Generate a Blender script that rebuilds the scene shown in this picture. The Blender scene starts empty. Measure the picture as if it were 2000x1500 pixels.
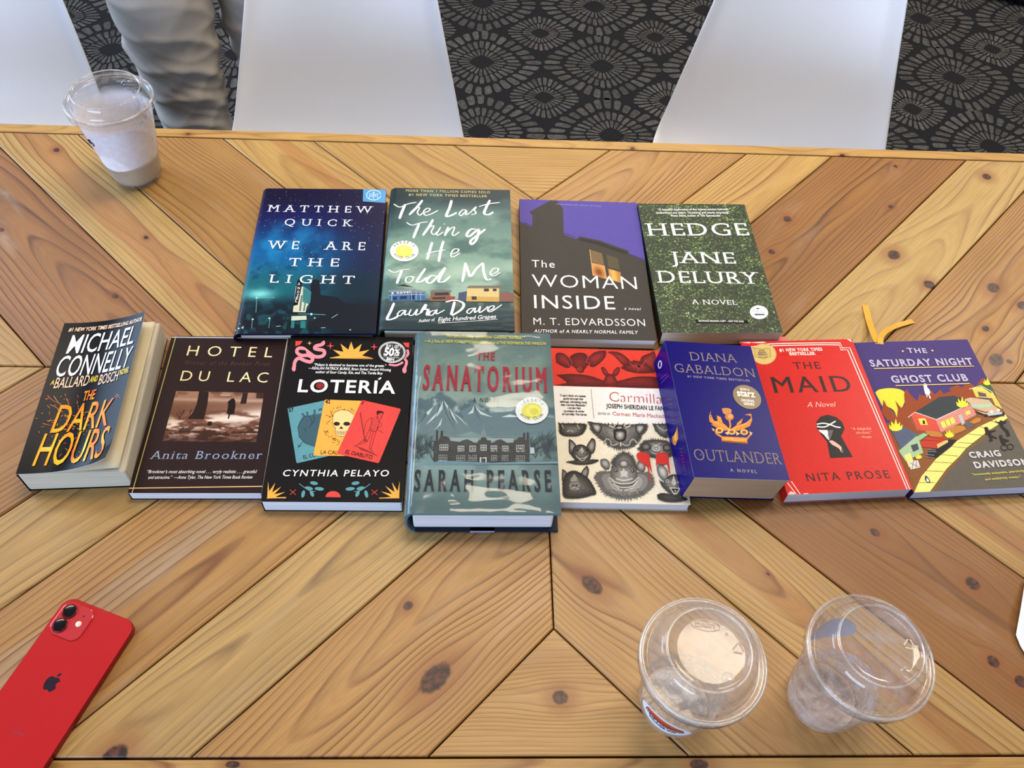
import bpy, math, random
import numpy as np
from mathutils import Vector, Matrix

random.seed(7)
S = bpy.context.scene
COL = S.collection
PI = math.pi
TZ = 0.75                                   # table top height

# ------------------------------------------------------------------ camera
F_PX = 1643.0
CR = np.array([[0.99886418, -0.01349934, 0.04569596],
               [-0.01633758, 0.80385928, 0.59459511],
               [0.04475977, 0.59466632, -0.80272569]])     # right, up, forward
CP = np.array([-0.07698188, -0.57281461, TZ + 0.755])
cam = bpy.data.cameras.new('camera')
cam.sensor_width = 36.0
cam.lens = F_PX / 2000 * 36
cam.clip_start = 0.02
cam_o = bpy.data.objects.new('camera', cam)
COL.objects.link(cam_o)
cam_o.matrix_world = Matrix([[CR[0][i], CR[1][i], -CR[2][i], CP[i]] for i in range(3)] + [[0, 0, 0, 1]])
S.camera = cam_o

# ------------------------------------------------------------------ light and exposure
S.view_settings.view_transform = 'Standard'
S.view_settings.look = 'None'
S.view_settings.gamma = 1.0
S.view_settings.exposure = 0.0
w = bpy.data.worlds.new('room_ambience')
S.world = w
w.use_nodes = True
w.node_tree.nodes['Background'].inputs[0].default_value = (0.82, 0.88, 1.0, 1)
w.node_tree.nodes['Background'].inputs[1].default_value = 0.27


def area(name, loc, target, sx, sy, energy, color):
    d = bpy.data.lights.new(name, 'AREA')
    d.shape = 'RECTANGLE'
    d.size = sx
    d.size_y = sy
    d.energy = energy
    d.color = color
    o = bpy.data.objects.new(name, d)
    COL.objects.link(o)
    o.location = loc
    v = Vector(target) - Vector(loc)
    o.rotation_euler = v.to_track_quat('-Z', 'Y').to_euler()
    return o


WARM = (1.0, 0.86, 0.68)
area('ceiling_lamp', (0.25, 0.55, 2.95), (0.25, 0.55, 0), 1.2, 0.6, 36, WARM)
area('ceiling_lamp', (0.3, 2.75, 2.95), (0.3, 2.75, 0), 1.4, 0.7, 40, WARM)
area('ceiling_lamp', (-1.9, 1.5, 2.95), (-1.9, 1.5, 0), 1.2, 0.6, 26, (1.0, 0.88, 0.74))
area('ceiling_lamp', (2.3, 1.6, 2.95), (2.3, 1.6, 0), 1.2, 0.6, 48, WARM)
area('window_daylight', (-2.4, -3.2, 1.55), (-0.1, 0.3, 0.75), 2.8, 1.3, 165, (0.52, 0.70, 1.0))
area('window_daylight', (-3.6, 1.6, 1.9), (-0.4, 0.6, 0.7), 2.0, 1.6, 115, (0.50, 0.70, 1.0))


# ------------------------------------------------------------------ small helpers
def at(p, z=0.0):
    """world point at height z above the table that the pixel p of the 2000x1500 photograph looks at"""
    d = (p[0] - 1000) / F_PX * CR[0] - (p[1] - 750) / F_PX * CR[1] + CR[2]
    t = (TZ + z - CP[2]) / d[2]
    return CP + d * t


def lin(c):
    c = np.asarray(c, float) / 255.0
    return np.where(c <= 0.04045, c / 12.92, ((c + 0.055) / 1.055) ** 2.4)


def L4(c):
    return tuple(float(v) for v in lin(c)) + (1.0,)


def tag(o, label=None, cat=None, group=None, kind=None):
    if label: o['label'] = label
    if cat: o['category'] = cat
    if group: o['group'] = group
    if kind: o['kind'] = kind
    return o


def empty(name, loc, rz=0, parent=None):
    o = bpy.data.objects.new(name, None)
    o.empty_display_size = 0.05
    COL.objects.link(o)
    o.location = loc
    o.rotation_euler = (0, 0, rz)
    if parent: o.parent = parent
    return o


class MB:
    """mesh builder: vertices with an ink colour each, faces with a material slot each"""
    def __init__(s):
        s.v = []; s.f = []; s.c = []; s.m = []; s.uv = {}

    def add(s, vs, fs, col=(1, 1, 1), mat=0):
        b = len(s.v)
        s.v.extend([tuple(map(float, p)) for p in vs])
        s.f.extend([tuple(int(i) + b for i in f) for f in fs])
        if isinstance(col, np.ndarray) and col.ndim == 2: s.c.extend([tuple(c) for c in col.tolist()])
        else: s.c.extend([tuple(map(float, col))] * len(vs))
        s.m.extend([mat] * len(fs))
        return b

    def box(s, x0, x1, y0, y1, z0, z1, col=(1, 1, 1), mat=0):
        s.add([(x0, y0, z0), (x1, y0, z0), (x1, y1, z0), (x0, y1, z0), (x0, y0, z1), (x1, y0, z1), (x1, y1, z1), (x0, y1, z1)],
              [(3, 2, 1, 0), (4, 5, 6, 7), (0, 1, 5, 4), (1, 2, 6, 5), (2, 3, 7, 6), (3, 0, 4, 7)], col, mat)

    def grid(s, fn, nu, nv, col=(1, 1, 1), mat=0, closed=False):
        """fn(a, b) with a, b in 0..1 -> point"""
        vs = [fn(i / nu, j / nv) for j in range(nv + 1) for i in range(nu + 1)]
        fs = [(j * (nu + 1) + i, j * (nu + 1) + i + 1, (j + 1) * (nu + 1) + i + 1, (j + 1) * (nu + 1) + i) for j in range(nv) for i in range(nu)]
        s.add(vs, fs, col, mat)

    def lathe(s, prof, n=64, center=(0, 0, 0), col=(1, 1, 1), mat=0, cap0=False, cap1=False):
        vs = []
        for r, z in prof:
            for k in range(n):
                a = 2 * PI * k / n
                vs.append((center[0] + r * math.cos(a), center[1] + r * math.sin(a), center[2] + z))
        fs = []
        for j in range(len(prof) - 1):
            for k in range(n):
                k2 = (k + 1) % n
                fs.append((j * n + k, j * n + k2, (j + 1) * n + k2, (j + 1) * n + k))
        if cap0: fs.append(tuple(range(n - 1, -1, -1)))
        if cap1: fs.append(tuple((len(prof) - 1) * n + k for k in range(n)))
        s.add(vs, fs, col, mat)

    def tube(s, pts, rad, n=8, col=(1, 1, 1), mat=0):
        pts = [Vector(p) for p in pts]
        rads = rad if isinstance(rad, (list, tuple)) else [rad] * len(pts)
        vs = []
        for i, p in enumerate(pts):
            t = (pts[min(i + 1, len(pts) - 1)] - pts[max(i - 1, 0)]).normalized()
            a = t.orthogonal().normalized() if i == 0 else (a - t * a.dot(t)).normalized()
            b = t.cross(a)
            for k in range(n):
                g = 2 * PI * k / n
                vs.append(p + (a * math.cos(g) + b * math.sin(g)) * rads[i])
        fs = [(j * n + k, j * n + (k + 1) % n, (j + 1) * n + (k + 1) % n, (j + 1) * n + k) for j in range(len(pts) - 1) for k in range(n)]
        fs += [tuple(range(n - 1, -1, -1)), tuple((len(pts) - 1) * n + k for k in range(n))]
        s.add(vs, fs, col, mat)

    def build(s, name, mats, parent=None, smooth=False, loc=None):
        me = bpy.data.meshes.new(name)
        me.from_pydata(s.v, [], s.f)
        for m in (mats if isinstance(mats, (list, tuple)) else [mats]): me.materials.append(m)
        me.polygons.foreach_set('material_index', s.m)
        if smooth: me.polygons.foreach_set('use_smooth', [True] * len(s.f))
        ca = me.color_attributes.new('ink', 'FLOAT_COLOR', 'POINT')
        arr = np.ones((len(s.v), 4), np.float32)
        arr[:, :3] = np.array(s.c, np.float32)
        ca.data.foreach_set('color', arr.ravel())
        me.update()
        o = bpy.data.objects.new(name, me)
        COL.objects.link(o)
        if parent: o.parent = parent
        if loc: o.location = loc
        return o


def bevel(o, wid, seg=2, angle=40):
    m = o.modifiers.new('bevel', 'BEVEL')
    m.width = wid; m.segments = seg; m.limit_method = 'ANGLE'; m.angle_limit = math.radians(angle)
    return o


# ------------------------------------------------------------------ node material helpers
class NT:
    def __init__(s, name):
        s.mat = bpy.data.materials.new(name)
        s.mat.use_nodes = True
        s.t = s.mat.node_tree
        s.b = s.t.nodes['Principled BSDF']

    def n(s, typ, **kw):
        nd = s.t.nodes.new(typ)
        for k, v in kw.items(): setattr(nd, k, v)
        return nd

    def lk(s, a, b):
        s.t.links.new(a, b)

    def put(s, inp, v):
        if hasattr(v, 'is_linked') or isinstance(v, bpy.types.NodeSocket): s.lk(v, inp)
        else: inp.default_value = v

    def m(s, op, a, b=0.0, c=0.0, clamp=False):
        nd = s.n('ShaderNodeMath', operation=op, use_clamp=clamp)
        s.put(nd.inputs[0], a); s.put(nd.inputs[1], b)
        if op in ('MULTIPLY_ADD', 'SMOOTH_MIN', 'COMPARE'): s.put(nd.inputs[2], c)
        return nd.outputs[0]

    def mapr(s, v, a, b, c=0.0, d=1.0, smooth=True):
        nd = s.n('ShaderNodeMapRange', interpolation_type='SMOOTHSTEP' if smooth else 'LINEAR')
        for i, x in enumerate((v, a, b, c, d)): s.put(nd.inputs[i], x)
        return nd.outputs[0]

    def mix(s, f, a, b, blend='MIX'):
        nd = s.n('ShaderNodeMix', data_type='RGBA', blend_type=blend)
        s.put(nd.inputs[0], f)
        for i, x in ((6, a), (7, b)):
            s.put(nd.inputs[i], x if isinstance(x, bpy.types.NodeSocket) else tuple(x))
        return nd.outputs[2]

    def noise(s, vec, scale, detail=3.0, rough=0.5, dist=0.0):
        nd = s.n('ShaderNodeTexNoise')
        s.put(nd.inputs['Vector'], vec)
        nd.inputs['Scale'].default_value = scale
        nd.inputs['Detail'].default_value = detail
        nd.inputs['Roughness'].default_value = rough
        nd.inputs['Distortion'].default_value = dist
        return nd.outputs['Fac']

    def comb(s, x, y, z=0.0):
        nd = s.n('ShaderNodeCombineXYZ')
        for i, v in enumerate((x, y, z)): s.put(nd.inputs[i], v)
        return nd.outputs[0]

    def obj(s):
        return s.n('ShaderNodeTexCoord').outputs['Object']

    def bump(s, h, strength, dist):
        nd = s.n('ShaderNodeBump')
        nd.inputs['Strength'].default_value = strength
        nd.inputs['Distance'].default_value = dist
        s.put(nd.inputs['Height'], h)
        s.lk(nd.outputs[0], s.b.inputs['Normal'])

    def set(s, **kw):
        for k, v in kw.items(): s.put(s.b.inputs[k.replace('_', ' ')], v)
        return s.mat


def simple(name, rgb, rough=0.5, metal=0.0, spec=0.5, noise=0.06, nscale=60, coat=0.0):
    """plain colour with a faint procedural mottling"""
    t = NT(name)
    f = t.noise(t.obj(), nscale, 3)
    c = L4(rgb)
    d = tuple(min(1, x * (1 - noise * 2)) for x in c[:3]) + (1,)
    e = tuple(min(1, x * (1 + noise)) for x in c[:3]) + (1,)
    t.lk(t.mix(f, d, e), t.b.inputs['Base Color'])
    t.set(Roughness=rough, Metallic=metal)
    t.b.inputs['Specular IOR Level'].default_value = spec
    if coat:
        t.b.inputs['Coat Weight'].default_value = coat
        t.b.inputs['Coat Roughness'].default_value = 0.05
    return t.mat


def ink_mat(name, rough=0.4, spec=0.5, mottle=0.045, nscale=220, coat=0.0, bump=0.0):
    t = NT(name)
    a = t.n('ShaderNodeAttribute', attribute_name='ink').outputs['Color']
    f = t.noise(t.obj(), nscale, 3)
    g = t.mapr(f, 0.3, 0.7, 1 - mottle, 1 + mottle * 0.5)
    v = t.n('ShaderNodeVectorMath', operation='SCALE')
    t.lk(a, v.inputs[0]); t.lk(g, v.inputs['Scale'])
    t.lk(v.outputs[0], t.b.inputs['Base Color'])
    t.set(Roughness=rough)
    t.b.inputs['Specular IOR Level'].default_value = spec
    if coat:
        t.b.inputs['Coat Weight'].default_value = coat
        t.b.inputs['Coat Roughness'].default_value = 0.06
    if bump: t.bump(t.noise(t.obj(), 40, 2), bump, 0.002)
    return t.mat


# numpy value noise for printed pictures
_rs = np.random.RandomState(3)
_lat = _rs.rand(64, 64)


def vnoise(x, y):
    xi = np.floor(x).astype(int); yi = np.floor(y).astype(int)
    fx = x - xi; fy = y - yi
    fx = fx * fx * (3 - 2 * fx); fy = fy * fy * (3 - 2 * fy)
    g = lambda i, j: _lat[np.mod(i, 64), np.mod(j, 64)]
    return (g(xi, yi) * (1 - fx) + g(xi + 1, yi) * fx) * (1 - fy) + (g(xi, yi + 1) * (1 - fx) + g(xi + 1, yi + 1) * fx) * fy


def fbm(x, y, o=5):
    r = 0; a = 0.5; t = 0
    for k in range(o):
        r = r + a * vnoise(x * 2 ** k + 17.3 * k, y * 2 ** k + 5.1 * k); t += a; a *= 0.5
    return r / t


def sst(x, a, b):
    t = np.clip((x - a) / (b - a), 0, 1)
    return t * t * (3 - 2 * t)


def mixc(a, b, f):
    return np.asarray(a) * (1 - f[..., None]) + np.asarray(b) * f[..., None]


# ------------------------------------------------------------------ patterned carpet floor
def carpet():
    t = NT('carpet_dark')
    o = t.obj()
    f = t.noise(o, 900, 2)
    t.lk(t.mix(f, L4((20, 21, 24)), L4((40, 40, 43))), t.b.inputs['Base Color'])
    t.set(Roughness=0.95); t.b.inputs['Specular IOR Level'].default_value = 0.15
    t.bump(f, 0.5, 0.004)
    dark = t.mat
    t = NT('carpet_grey')
    o = t.obj()
    a = t.n('ShaderNodeAttribute', attribute_name='ink').outputs['Color']
    f = t.noise(o, 500, 3)
    g = t.noise(o, 70, 3)
    h = t.m('ADD', t.mapr(f, 0.3, 0.7, 0.55, 1.15), t.mapr(g, 0.3, 0.7, -0.2, 0.15))
    v = t.n('ShaderNodeVectorMath', operation='SCALE')
    t.lk(a, v.inputs[0]); t.lk(h, v.inputs['Scale']); t.lk(v.outputs[0], t.b.inputs['Base Color'])
    t.set(Roughness=0.95); t.b.inputs['Specular IOR Level'].default_value = 0.15
    t.bump(f, 0.5, 0.003)
    grey = t.mat
    mb = MB()
    mb.add([(-4, -2.2, 0), (4.5, -2.2, 0), (4.5, 5, 0), (-4, 5, 0)], [(0, 1, 2, 3)], (0, 0, 0), 0)
    rnd = random.Random(5)

    def outline(a, R, p):
        c, s_ = math.cos(a), math.sin(a)
        k = (abs(c) ** p + abs(s_) ** p) ** (-1 / p)
        return R * k * c, R * 0.96 * k * s_

    def medallion(cx, cy, R, rings):
        base = rnd.uniform(0.85, 1.1)
        for r0, r1, n in rings:
            ph = rnd.random()
            # equal steps along the outline
            N = 240
            pts = [outline(2 * PI * k / N, 1, 1.35) for k in range(N + 1)]
            d = [0]
            for k in range(N): d.append(d[-1] + math.dist(pts[k], pts[k + 1]))
            def on(f):
                f = (f % 1.0) * d[-1]
                k = max(0, min(N - 1, int(np.searchsorted(d, f)) - 1))
                q = (f - d[k]) / (d[k + 1] - d[k])
                return (pts[k][0] * (1 - q) + pts[k + 1][0] * q, pts[k][1] * (1 - q) + pts[k + 1][1] * q)
            for k in range(n):
                g = 0.13 + rnd.random() * 0.06
                a0 = (k + ph + g) / n; a1 = (k + ph + 1 - g) / n
                j0 = r0 * (1 + rnd.uniform(-.03, .03)); j1 = r1 * (1 + rnd.uniform(-.03, .02))
                m0 = a0 + (a1 - a0) * .2; m1 = a0 + (a1 - a0) * .8
                dr = (j1 - j0)
                loop = [(m0, j0), (m1, j0), (a1, j0 + dr * .15), (a1, j1 - dr * .15), (m1, j1), (m0, j1), (a0, j1 - dr * .15), (a0, j0 + dr * .15)]
                vs = []
                for a_, r_ in loop:
                    x, y = on(a_)
                    vs.append((cx + x * R * r_, cy + y * R * r_, 0.0015))
                b = base * rnd.uniform(0.75, 1.15)
                col = lin((86, 85, 84)) * b
                mb.add(vs, [tuple(range(8))], tuple(col), 1)
    for i in range(-9, 12):
        for j in range(-11, 9):
            x = -0.07 + .375 * i; y = 1.78 + .345 * j
            if not (-2.8 < x < 3.3 and -1.9 < y < 4.2): continue
            medallion(x, y, .186, [(.73, 1.0, 30), (.43, .66, 30), (.2, .41, 24)])
            medallion(x + .1875, y + .1725, .108, [(.6, 1.0, 30), (.27, .56, 24)])
    o = mb.build('floor', [dark, grey])
    tag(o, 'dark charcoal carpet with grey mosaic medallions', 'floor', kind='structure')


carpet()


# ------------------------------------------------------------------ wooden table
def wood(name, light, dark, period=0.009, d0=0.05, slope=0.02, v0=0.0, seed=0.0, knots=(), streak=None, scrape=0.0, contrast=1.0, wav=0.006, rough=0.36):
    light = (light[0] * .93, light[1] * .955, light[2] * .88); dark = (dark[0] * .86, dark[1] * .85, dark[2] * .76)
    period *= .58
    t = NT(name)
    uv = t.n('ShaderNodeUVMap', uv_map='grain').outputs[0]
    sp = t.n('ShaderNodeSeparateXYZ'); t.lk(uv, sp.inputs[0])
    u, v = sp.outputs[0], sp.outputs[1]
    wv = v
    core = None; halo = None
    for (uk, vk, r, el) in knots:
        r = r * .8
        du = t.m('DIVIDE', t.m('SUBTRACT', u, uk), el)
        dv = t.m('SUBTRACT', v, vk)
        nz = t.m('MULTIPLY', t.m('SUBTRACT', t.noise(uv, 190, 3), 0.5), r * 0.34)
        d = t.m('SQRT', t.m('ADD', t.m('MULTIPLY', du, du), t.m('MULTIPLY', dv, dv)))
        dn = t.m('ADD', d, nz)
        # push the grain lines round the knot
        du2 = t.m('DIVIDE', t.m('SUBTRACT', u, uk), 2.2)
        e = t.m('EXPONENT', t.m('MULTIPLY', t.m('ADD', t.m('MULTIPLY', du2, du2), t.m('MULTIPLY', dv, dv)), -1.0 / (2.6 * r) ** 2))
        wv = t.m('SUBTRACT', wv, t.m('MULTIPLY', t.m('MULTIPLY', dv, e), 0.85))
        c1 = t.mapr(dn, r * 0.75, r * 1.05, 1.0, 0.0)
        h1 = t.mapr(dn, r * 0.8, r * 3.2, 1.0, 0.0)
        core = c1 if core is None else t.m('MAXIMUM', core, c1)
        halo = h1 if halo is None else t.m('MAXIMUM', halo, h1)
    lowv = t.comb(t.m('MULTIPLY', u, 3.0), t.m('MULTIPLY', wv, 14.0), seed)
    n1 = t.m('MULTIPLY', t.m('SUBTRACT', t.noise(lowv, 1.6, 2), 0.5), wav * 2.2)
    n3 = t.m('MULTIPLY', t.m('SUBTRACT', t.noise(t.comb(t.m('MULTIPLY', u, 1.0), t.m('MULTIPLY', wv, 3.0), seed + 4), 3.0, 1), 0.5), wav * 6)
    dep = t.m('ADD', t.m('MULTIPLY_ADD', u, slope, d0), t.m('MULTIPLY', n3, 0.5))
    wc = t.m('ADD', t.m('SUBTRACT', wv, v0), n1)
    rad = t.m('SQRT', t.m('ADD', t.m('MULTIPLY', wc, wc), t.m('MULTIPLY', dep, dep)))
    rad = t.m('ADD', rad, t.m('MULTIPLY', n3, 0.25))
    jit = t.m('MULTIPLY', t.noise(t.comb(t.m('MULTIPLY', rad, 60.0), t.m('MULTIPLY', u, .6), seed + 13), 1.0, 2), 1.8)
    ph = t.m('ADD', t.m('DIVIDE', rad, period), jit)
    fine = t.m('FRACT', t.m('MULTIPLY', ph, 3.0))
    fr = t.m('FRACT', ph)
    ramp = t.n('ShaderNodeValToRGB')
    cr = ramp.color_ramp
    cr.elements[0].position = 0.0; cr.elements[0].color = (0.25, 0.25, 0.25, 1)
    cr.elements[1].position = 1.0; cr.elements[1].color = (0.4, 0.4, 0.4, 1)
    for p_, c_ in ((0.1, 0.0), (0.45, 0.05), (0.74, 0.35), (0.90, 1.0)):
        e_ = cr.elements.new(p_); e_.color = (c_, c_, c_, 1)
    t.lk(fr, ramp.inputs[0])
    ring = ramp.outputs[0]
    # ring strength varies along the board
    sv = t.mapr(t.noise(t.comb(t.m('MULTIPLY', u, 2.5), t.m('MULTIPLY', wv, 22.0), seed + 9), 1.4, 2), 0.3, 0.7, 0.25, 1.0)
    ringf = t.m('MULTIPLY', t.m('MULTIPLY', ring, sv), 0.95 * contrast, clamp=True)
    ringf = t.m('ADD', ringf, t.m('MULTIPLY', t.mapr(fine, .5, .95), .10), clamp=True)
    fib = t.noise(t.comb(t.m('MULTIPLY', u, 14.0), t.m('MULTIPLY', v, 700.0), seed), 1.0, 3, 0.6)
    blo = t.noise(t.comb(t.m('MULTIPLY', u, 5.0), t.m('MULTIPLY', wv, 18.0), seed + 2), 1.3, 3)
    c = t.mix(ringf, L4(light), L4(dark))
    mid = [a * 0.6 + b * 0.4 for a, b in zip(light, dark)]
    c = t.mix(t.mapr(blo, 0.4, 0.75, 0.0, 0.55), c, L4(mid))
    if streak:
        (sv0, sw, scol) = streak
        dd = t.m('ABSOLUTE', t.m('ADD', t.m('SUBTRACT', wv, sv0), t.m('MULTIPLY', n1, 1.2)))
        c = t.mix(t.mapr(dd, sw * 0.55, sw, 0.75, 0.0), c, t.mix(ringf, L4(scol), L4(dark)))
    c = t.mix(t.mapr(fib, 0.3, 0.7, 0.26, 0.0), c, (0.12, 0.055, 0.02, 1))
    # worn greyish patches and fine scratches
    wn = t.noise(t.comb(t.m('MULTIPLY', u, 6.0), t.m('MULTIPLY', v, 26.0), seed + 20), 1.0, 4, 0.6)
    c = t.mix(t.mapr(wn, 0.56, 0.78, 0.0, 0.30 + scrape), c, L4((168, 146, 122)))
    if halo is not None:
        c = t.mix(t.m('MULTIPLY', halo, 0.55), c, L4((132, 72, 30)))
        kn = t.noise(uv, 170, 3)
        c = t.mix(core, c, t.mix(t.mapr(kn, .35, .7), L4((34, 15, 8)), L4((96, 48, 24))))
    t.lk(c, t.b.inputs['Base Color'])
    t.set(Roughness=t.m('ADD', t.mapr(wn, 0.3, 0.8, rough, rough + 0.16), t.m('MULTIPLY', fib, 0.06)))
    t.b.inputs['Specular IOR Level'].default_value = 0.5
    hgt = t.m('ADD', t.m('MULTIPLY', ring, -0.5), t.m('MULTIPLY', fib, 0.25))
    t.bump(hgt, 0.22, 0.0012)
    return t.mat


BND = [-.293, -.097, .028, .226, .352, .549, .745, .871, 1.067, 1.193, 1.39, 1.6]
TL_, TW_ = 1.25, .404


def clip(poly, a, b, c):
    """keep a*x+b*y<=c"""
    out = []
    for i in range(len(poly)):
        p, q = poly[i], poly[(i + 1) % len(poly)]
        dp = a * p[0] + b * p[1] - c; dq = a * q[0] + b * q[1] - c
        if dp <= 0: out.append(p)
        if dp * dq < 0:
            f = dp / (dp - dq)
            out.append((p[0] + (q[0] - p[0]) * f, p[1] + (q[1] - p[1]) * f))
    return out


def knot_uv(px, r, quad, idx, el=1.5):
    x, y, _ = at(px)
    a, b = abs(x), abs(y)
    return ((a + b) / 2 ** .5, (a - b) / 2 ** .5 - (BND[idx] + BND[idx + 1]) / 2 / 2 ** .5, r, el)


PL = {  # (quadrant, plank): colours and grain; quadrants: UL UR LL LR
    ('UL', 0): dict(light=(200, 154, 92), dark=(150, 100, 52), period=.007, d0=.09),
    ('UL', 1): dict(light=(204, 160, 98), dark=(158, 108, 58), period=.006, d0=.08, streak=(-.01, .014, (176, 122, 66))),
    ('UL', 2): dict(light=(186, 136, 76), dark=(132, 82, 38), period=.0042, d0=.10, contrast=1.1, v0=.03),
    ('UL', 3): dict(light=(204, 164, 104), dark=(150, 98, 52), period=.008, d0=.02, streak=(.004, .021, (170, 114, 62)), kn=[((110, 293), .0052, 1.3), ((285, 464), .0036, 1.4)]),
    ('UL', 4): dict(light=(166, 110, 62), dark=(104, 54, 24), period=.011, d0=.016, slope=.05, v0=-.02, contrast=1.2, scrape=.35, kn=[((225, 578), .0048, 1.5), ((3, 449), .004, 1.5)]),
    ('UL', 5): dict(light=(190, 146, 90), dark=(150, 100, 56), period=.008),
    ('UR', 0): dict(light=(200, 148, 88), dark=(126, 74, 34), period=.0056, d0=.05, slope=.06, contrast=1.25, v0=-.02),
    ('UR', 1): dict(light=(214, 168, 102), dark=(164, 108, 54), period=.0055, d0=.045, v0=.02, contrast=1.1),
    ('UR', 2): dict(light=(168, 110, 52), dark=(100, 54, 20), period=.0075, d0=.012, slope=.022, contrast=1.15, kn=[((1538, 428), .0075, 1.1), ((1740, 404), .005, 1.1), ((1507, 492), .006, 1.0), ((1749, 325), .0042, 1.0)]),
    ('UR', 3): dict(light=(208, 168, 110), dark=(166, 120, 68), period=.0062, d0=.06, v0=.01, kn=[((1927, 345), .0085, 1.1), ((1746, 498), .0105, 1.2), ((1815, 556), .0100, 1.0)]),
    ('UR', 4): dict(light=(190, 136, 76), dark=(118, 70, 30), period=.0058, d0=.04, slope=.03, contrast=1.2, kn=[((1940, 562), .010, 1.3), ((1997, 597), .009, 1.2), ((1925, 642), .006, 1.2), ((1946, 703), .011, 1.4), ((1971, 706), .005, 1.0)]),
    ('UR', 5): dict(light=(196, 150, 90), dark=(150, 100, 54)),
    ('LL', 0): dict(light=(196, 142, 84), dark=(140, 86, 42), period=.0085, d0=.02, slope=.06, v0=.02, contrast=1.15, kn=[((797, 1183), .0056, 1.2), ((850, 1324), .0135, 1.7)]),
    ('LL', 1): dict(light=(204, 160, 102), dark=(140, 104, 70), period=.0078, d0=.03, slope=.03, v0=.004, contrast=1.0, kn=[((222, 1480), .0125, 1.3)]),
    ('LL', 2): dict(light=(192, 138, 78), dark=(136, 82, 38), period=.0095, d0=.05, v0=-.03, contrast=1.1, scrape=.3, streak=(.012, .02, (170, 140, 104))),
    ('LL', 3): dict(light=(196, 152, 94), dark=(146, 98, 52), period=.0062, d0=.07, contrast=.9),
    ('LL', 4): dict(light=(176, 118, 58), dark=(104, 58, 22), period=.0060, d0=.06, contrast=1.25),
    ('LL', 5): dict(light=(198, 154, 98), dark=(150, 106, 60)),
    ('LR', 0): dict(light=(194, 146, 92), dark=(138, 88, 46), period=.0065, d0=.05, slope=.03, contrast=1.15, kn=[((1156, 1142), .010, 1.6)]),
    ('LR', 1): dict(light=(198, 154, 96), dark=(142, 92, 46), period=.006, d0=.03, streak=(-.004, .016, (164, 110, 58)), kn=[((1500, 1121), .002, 1.5)]),
    ('LR', 2): dict(light=(156, 100, 48), dark=(104, 56, 20), period=.009, d0=.015, slope=.03, v0=.012, contrast=.95, kn=[((1709, 1040), .006, 1.2), ((1900, 1140), .009, 1.1), ((1940, 1292), .0072, 1.1), ((1994, 1331), .0075, 1.0)]),
    ('LR', 3): dict(light=(192, 148, 92), dark=(136, 88, 44), period=.007, d0=.02, streak=(-.014, .014, (154, 100, 52))),
    ('LR', 4): dict(light=(178, 128, 74), dark=(126, 80, 40), period=.007),
    ('LR', 5): dict(light=(188, 142, 86), dark=(140, 94, 50)),
}


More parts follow.
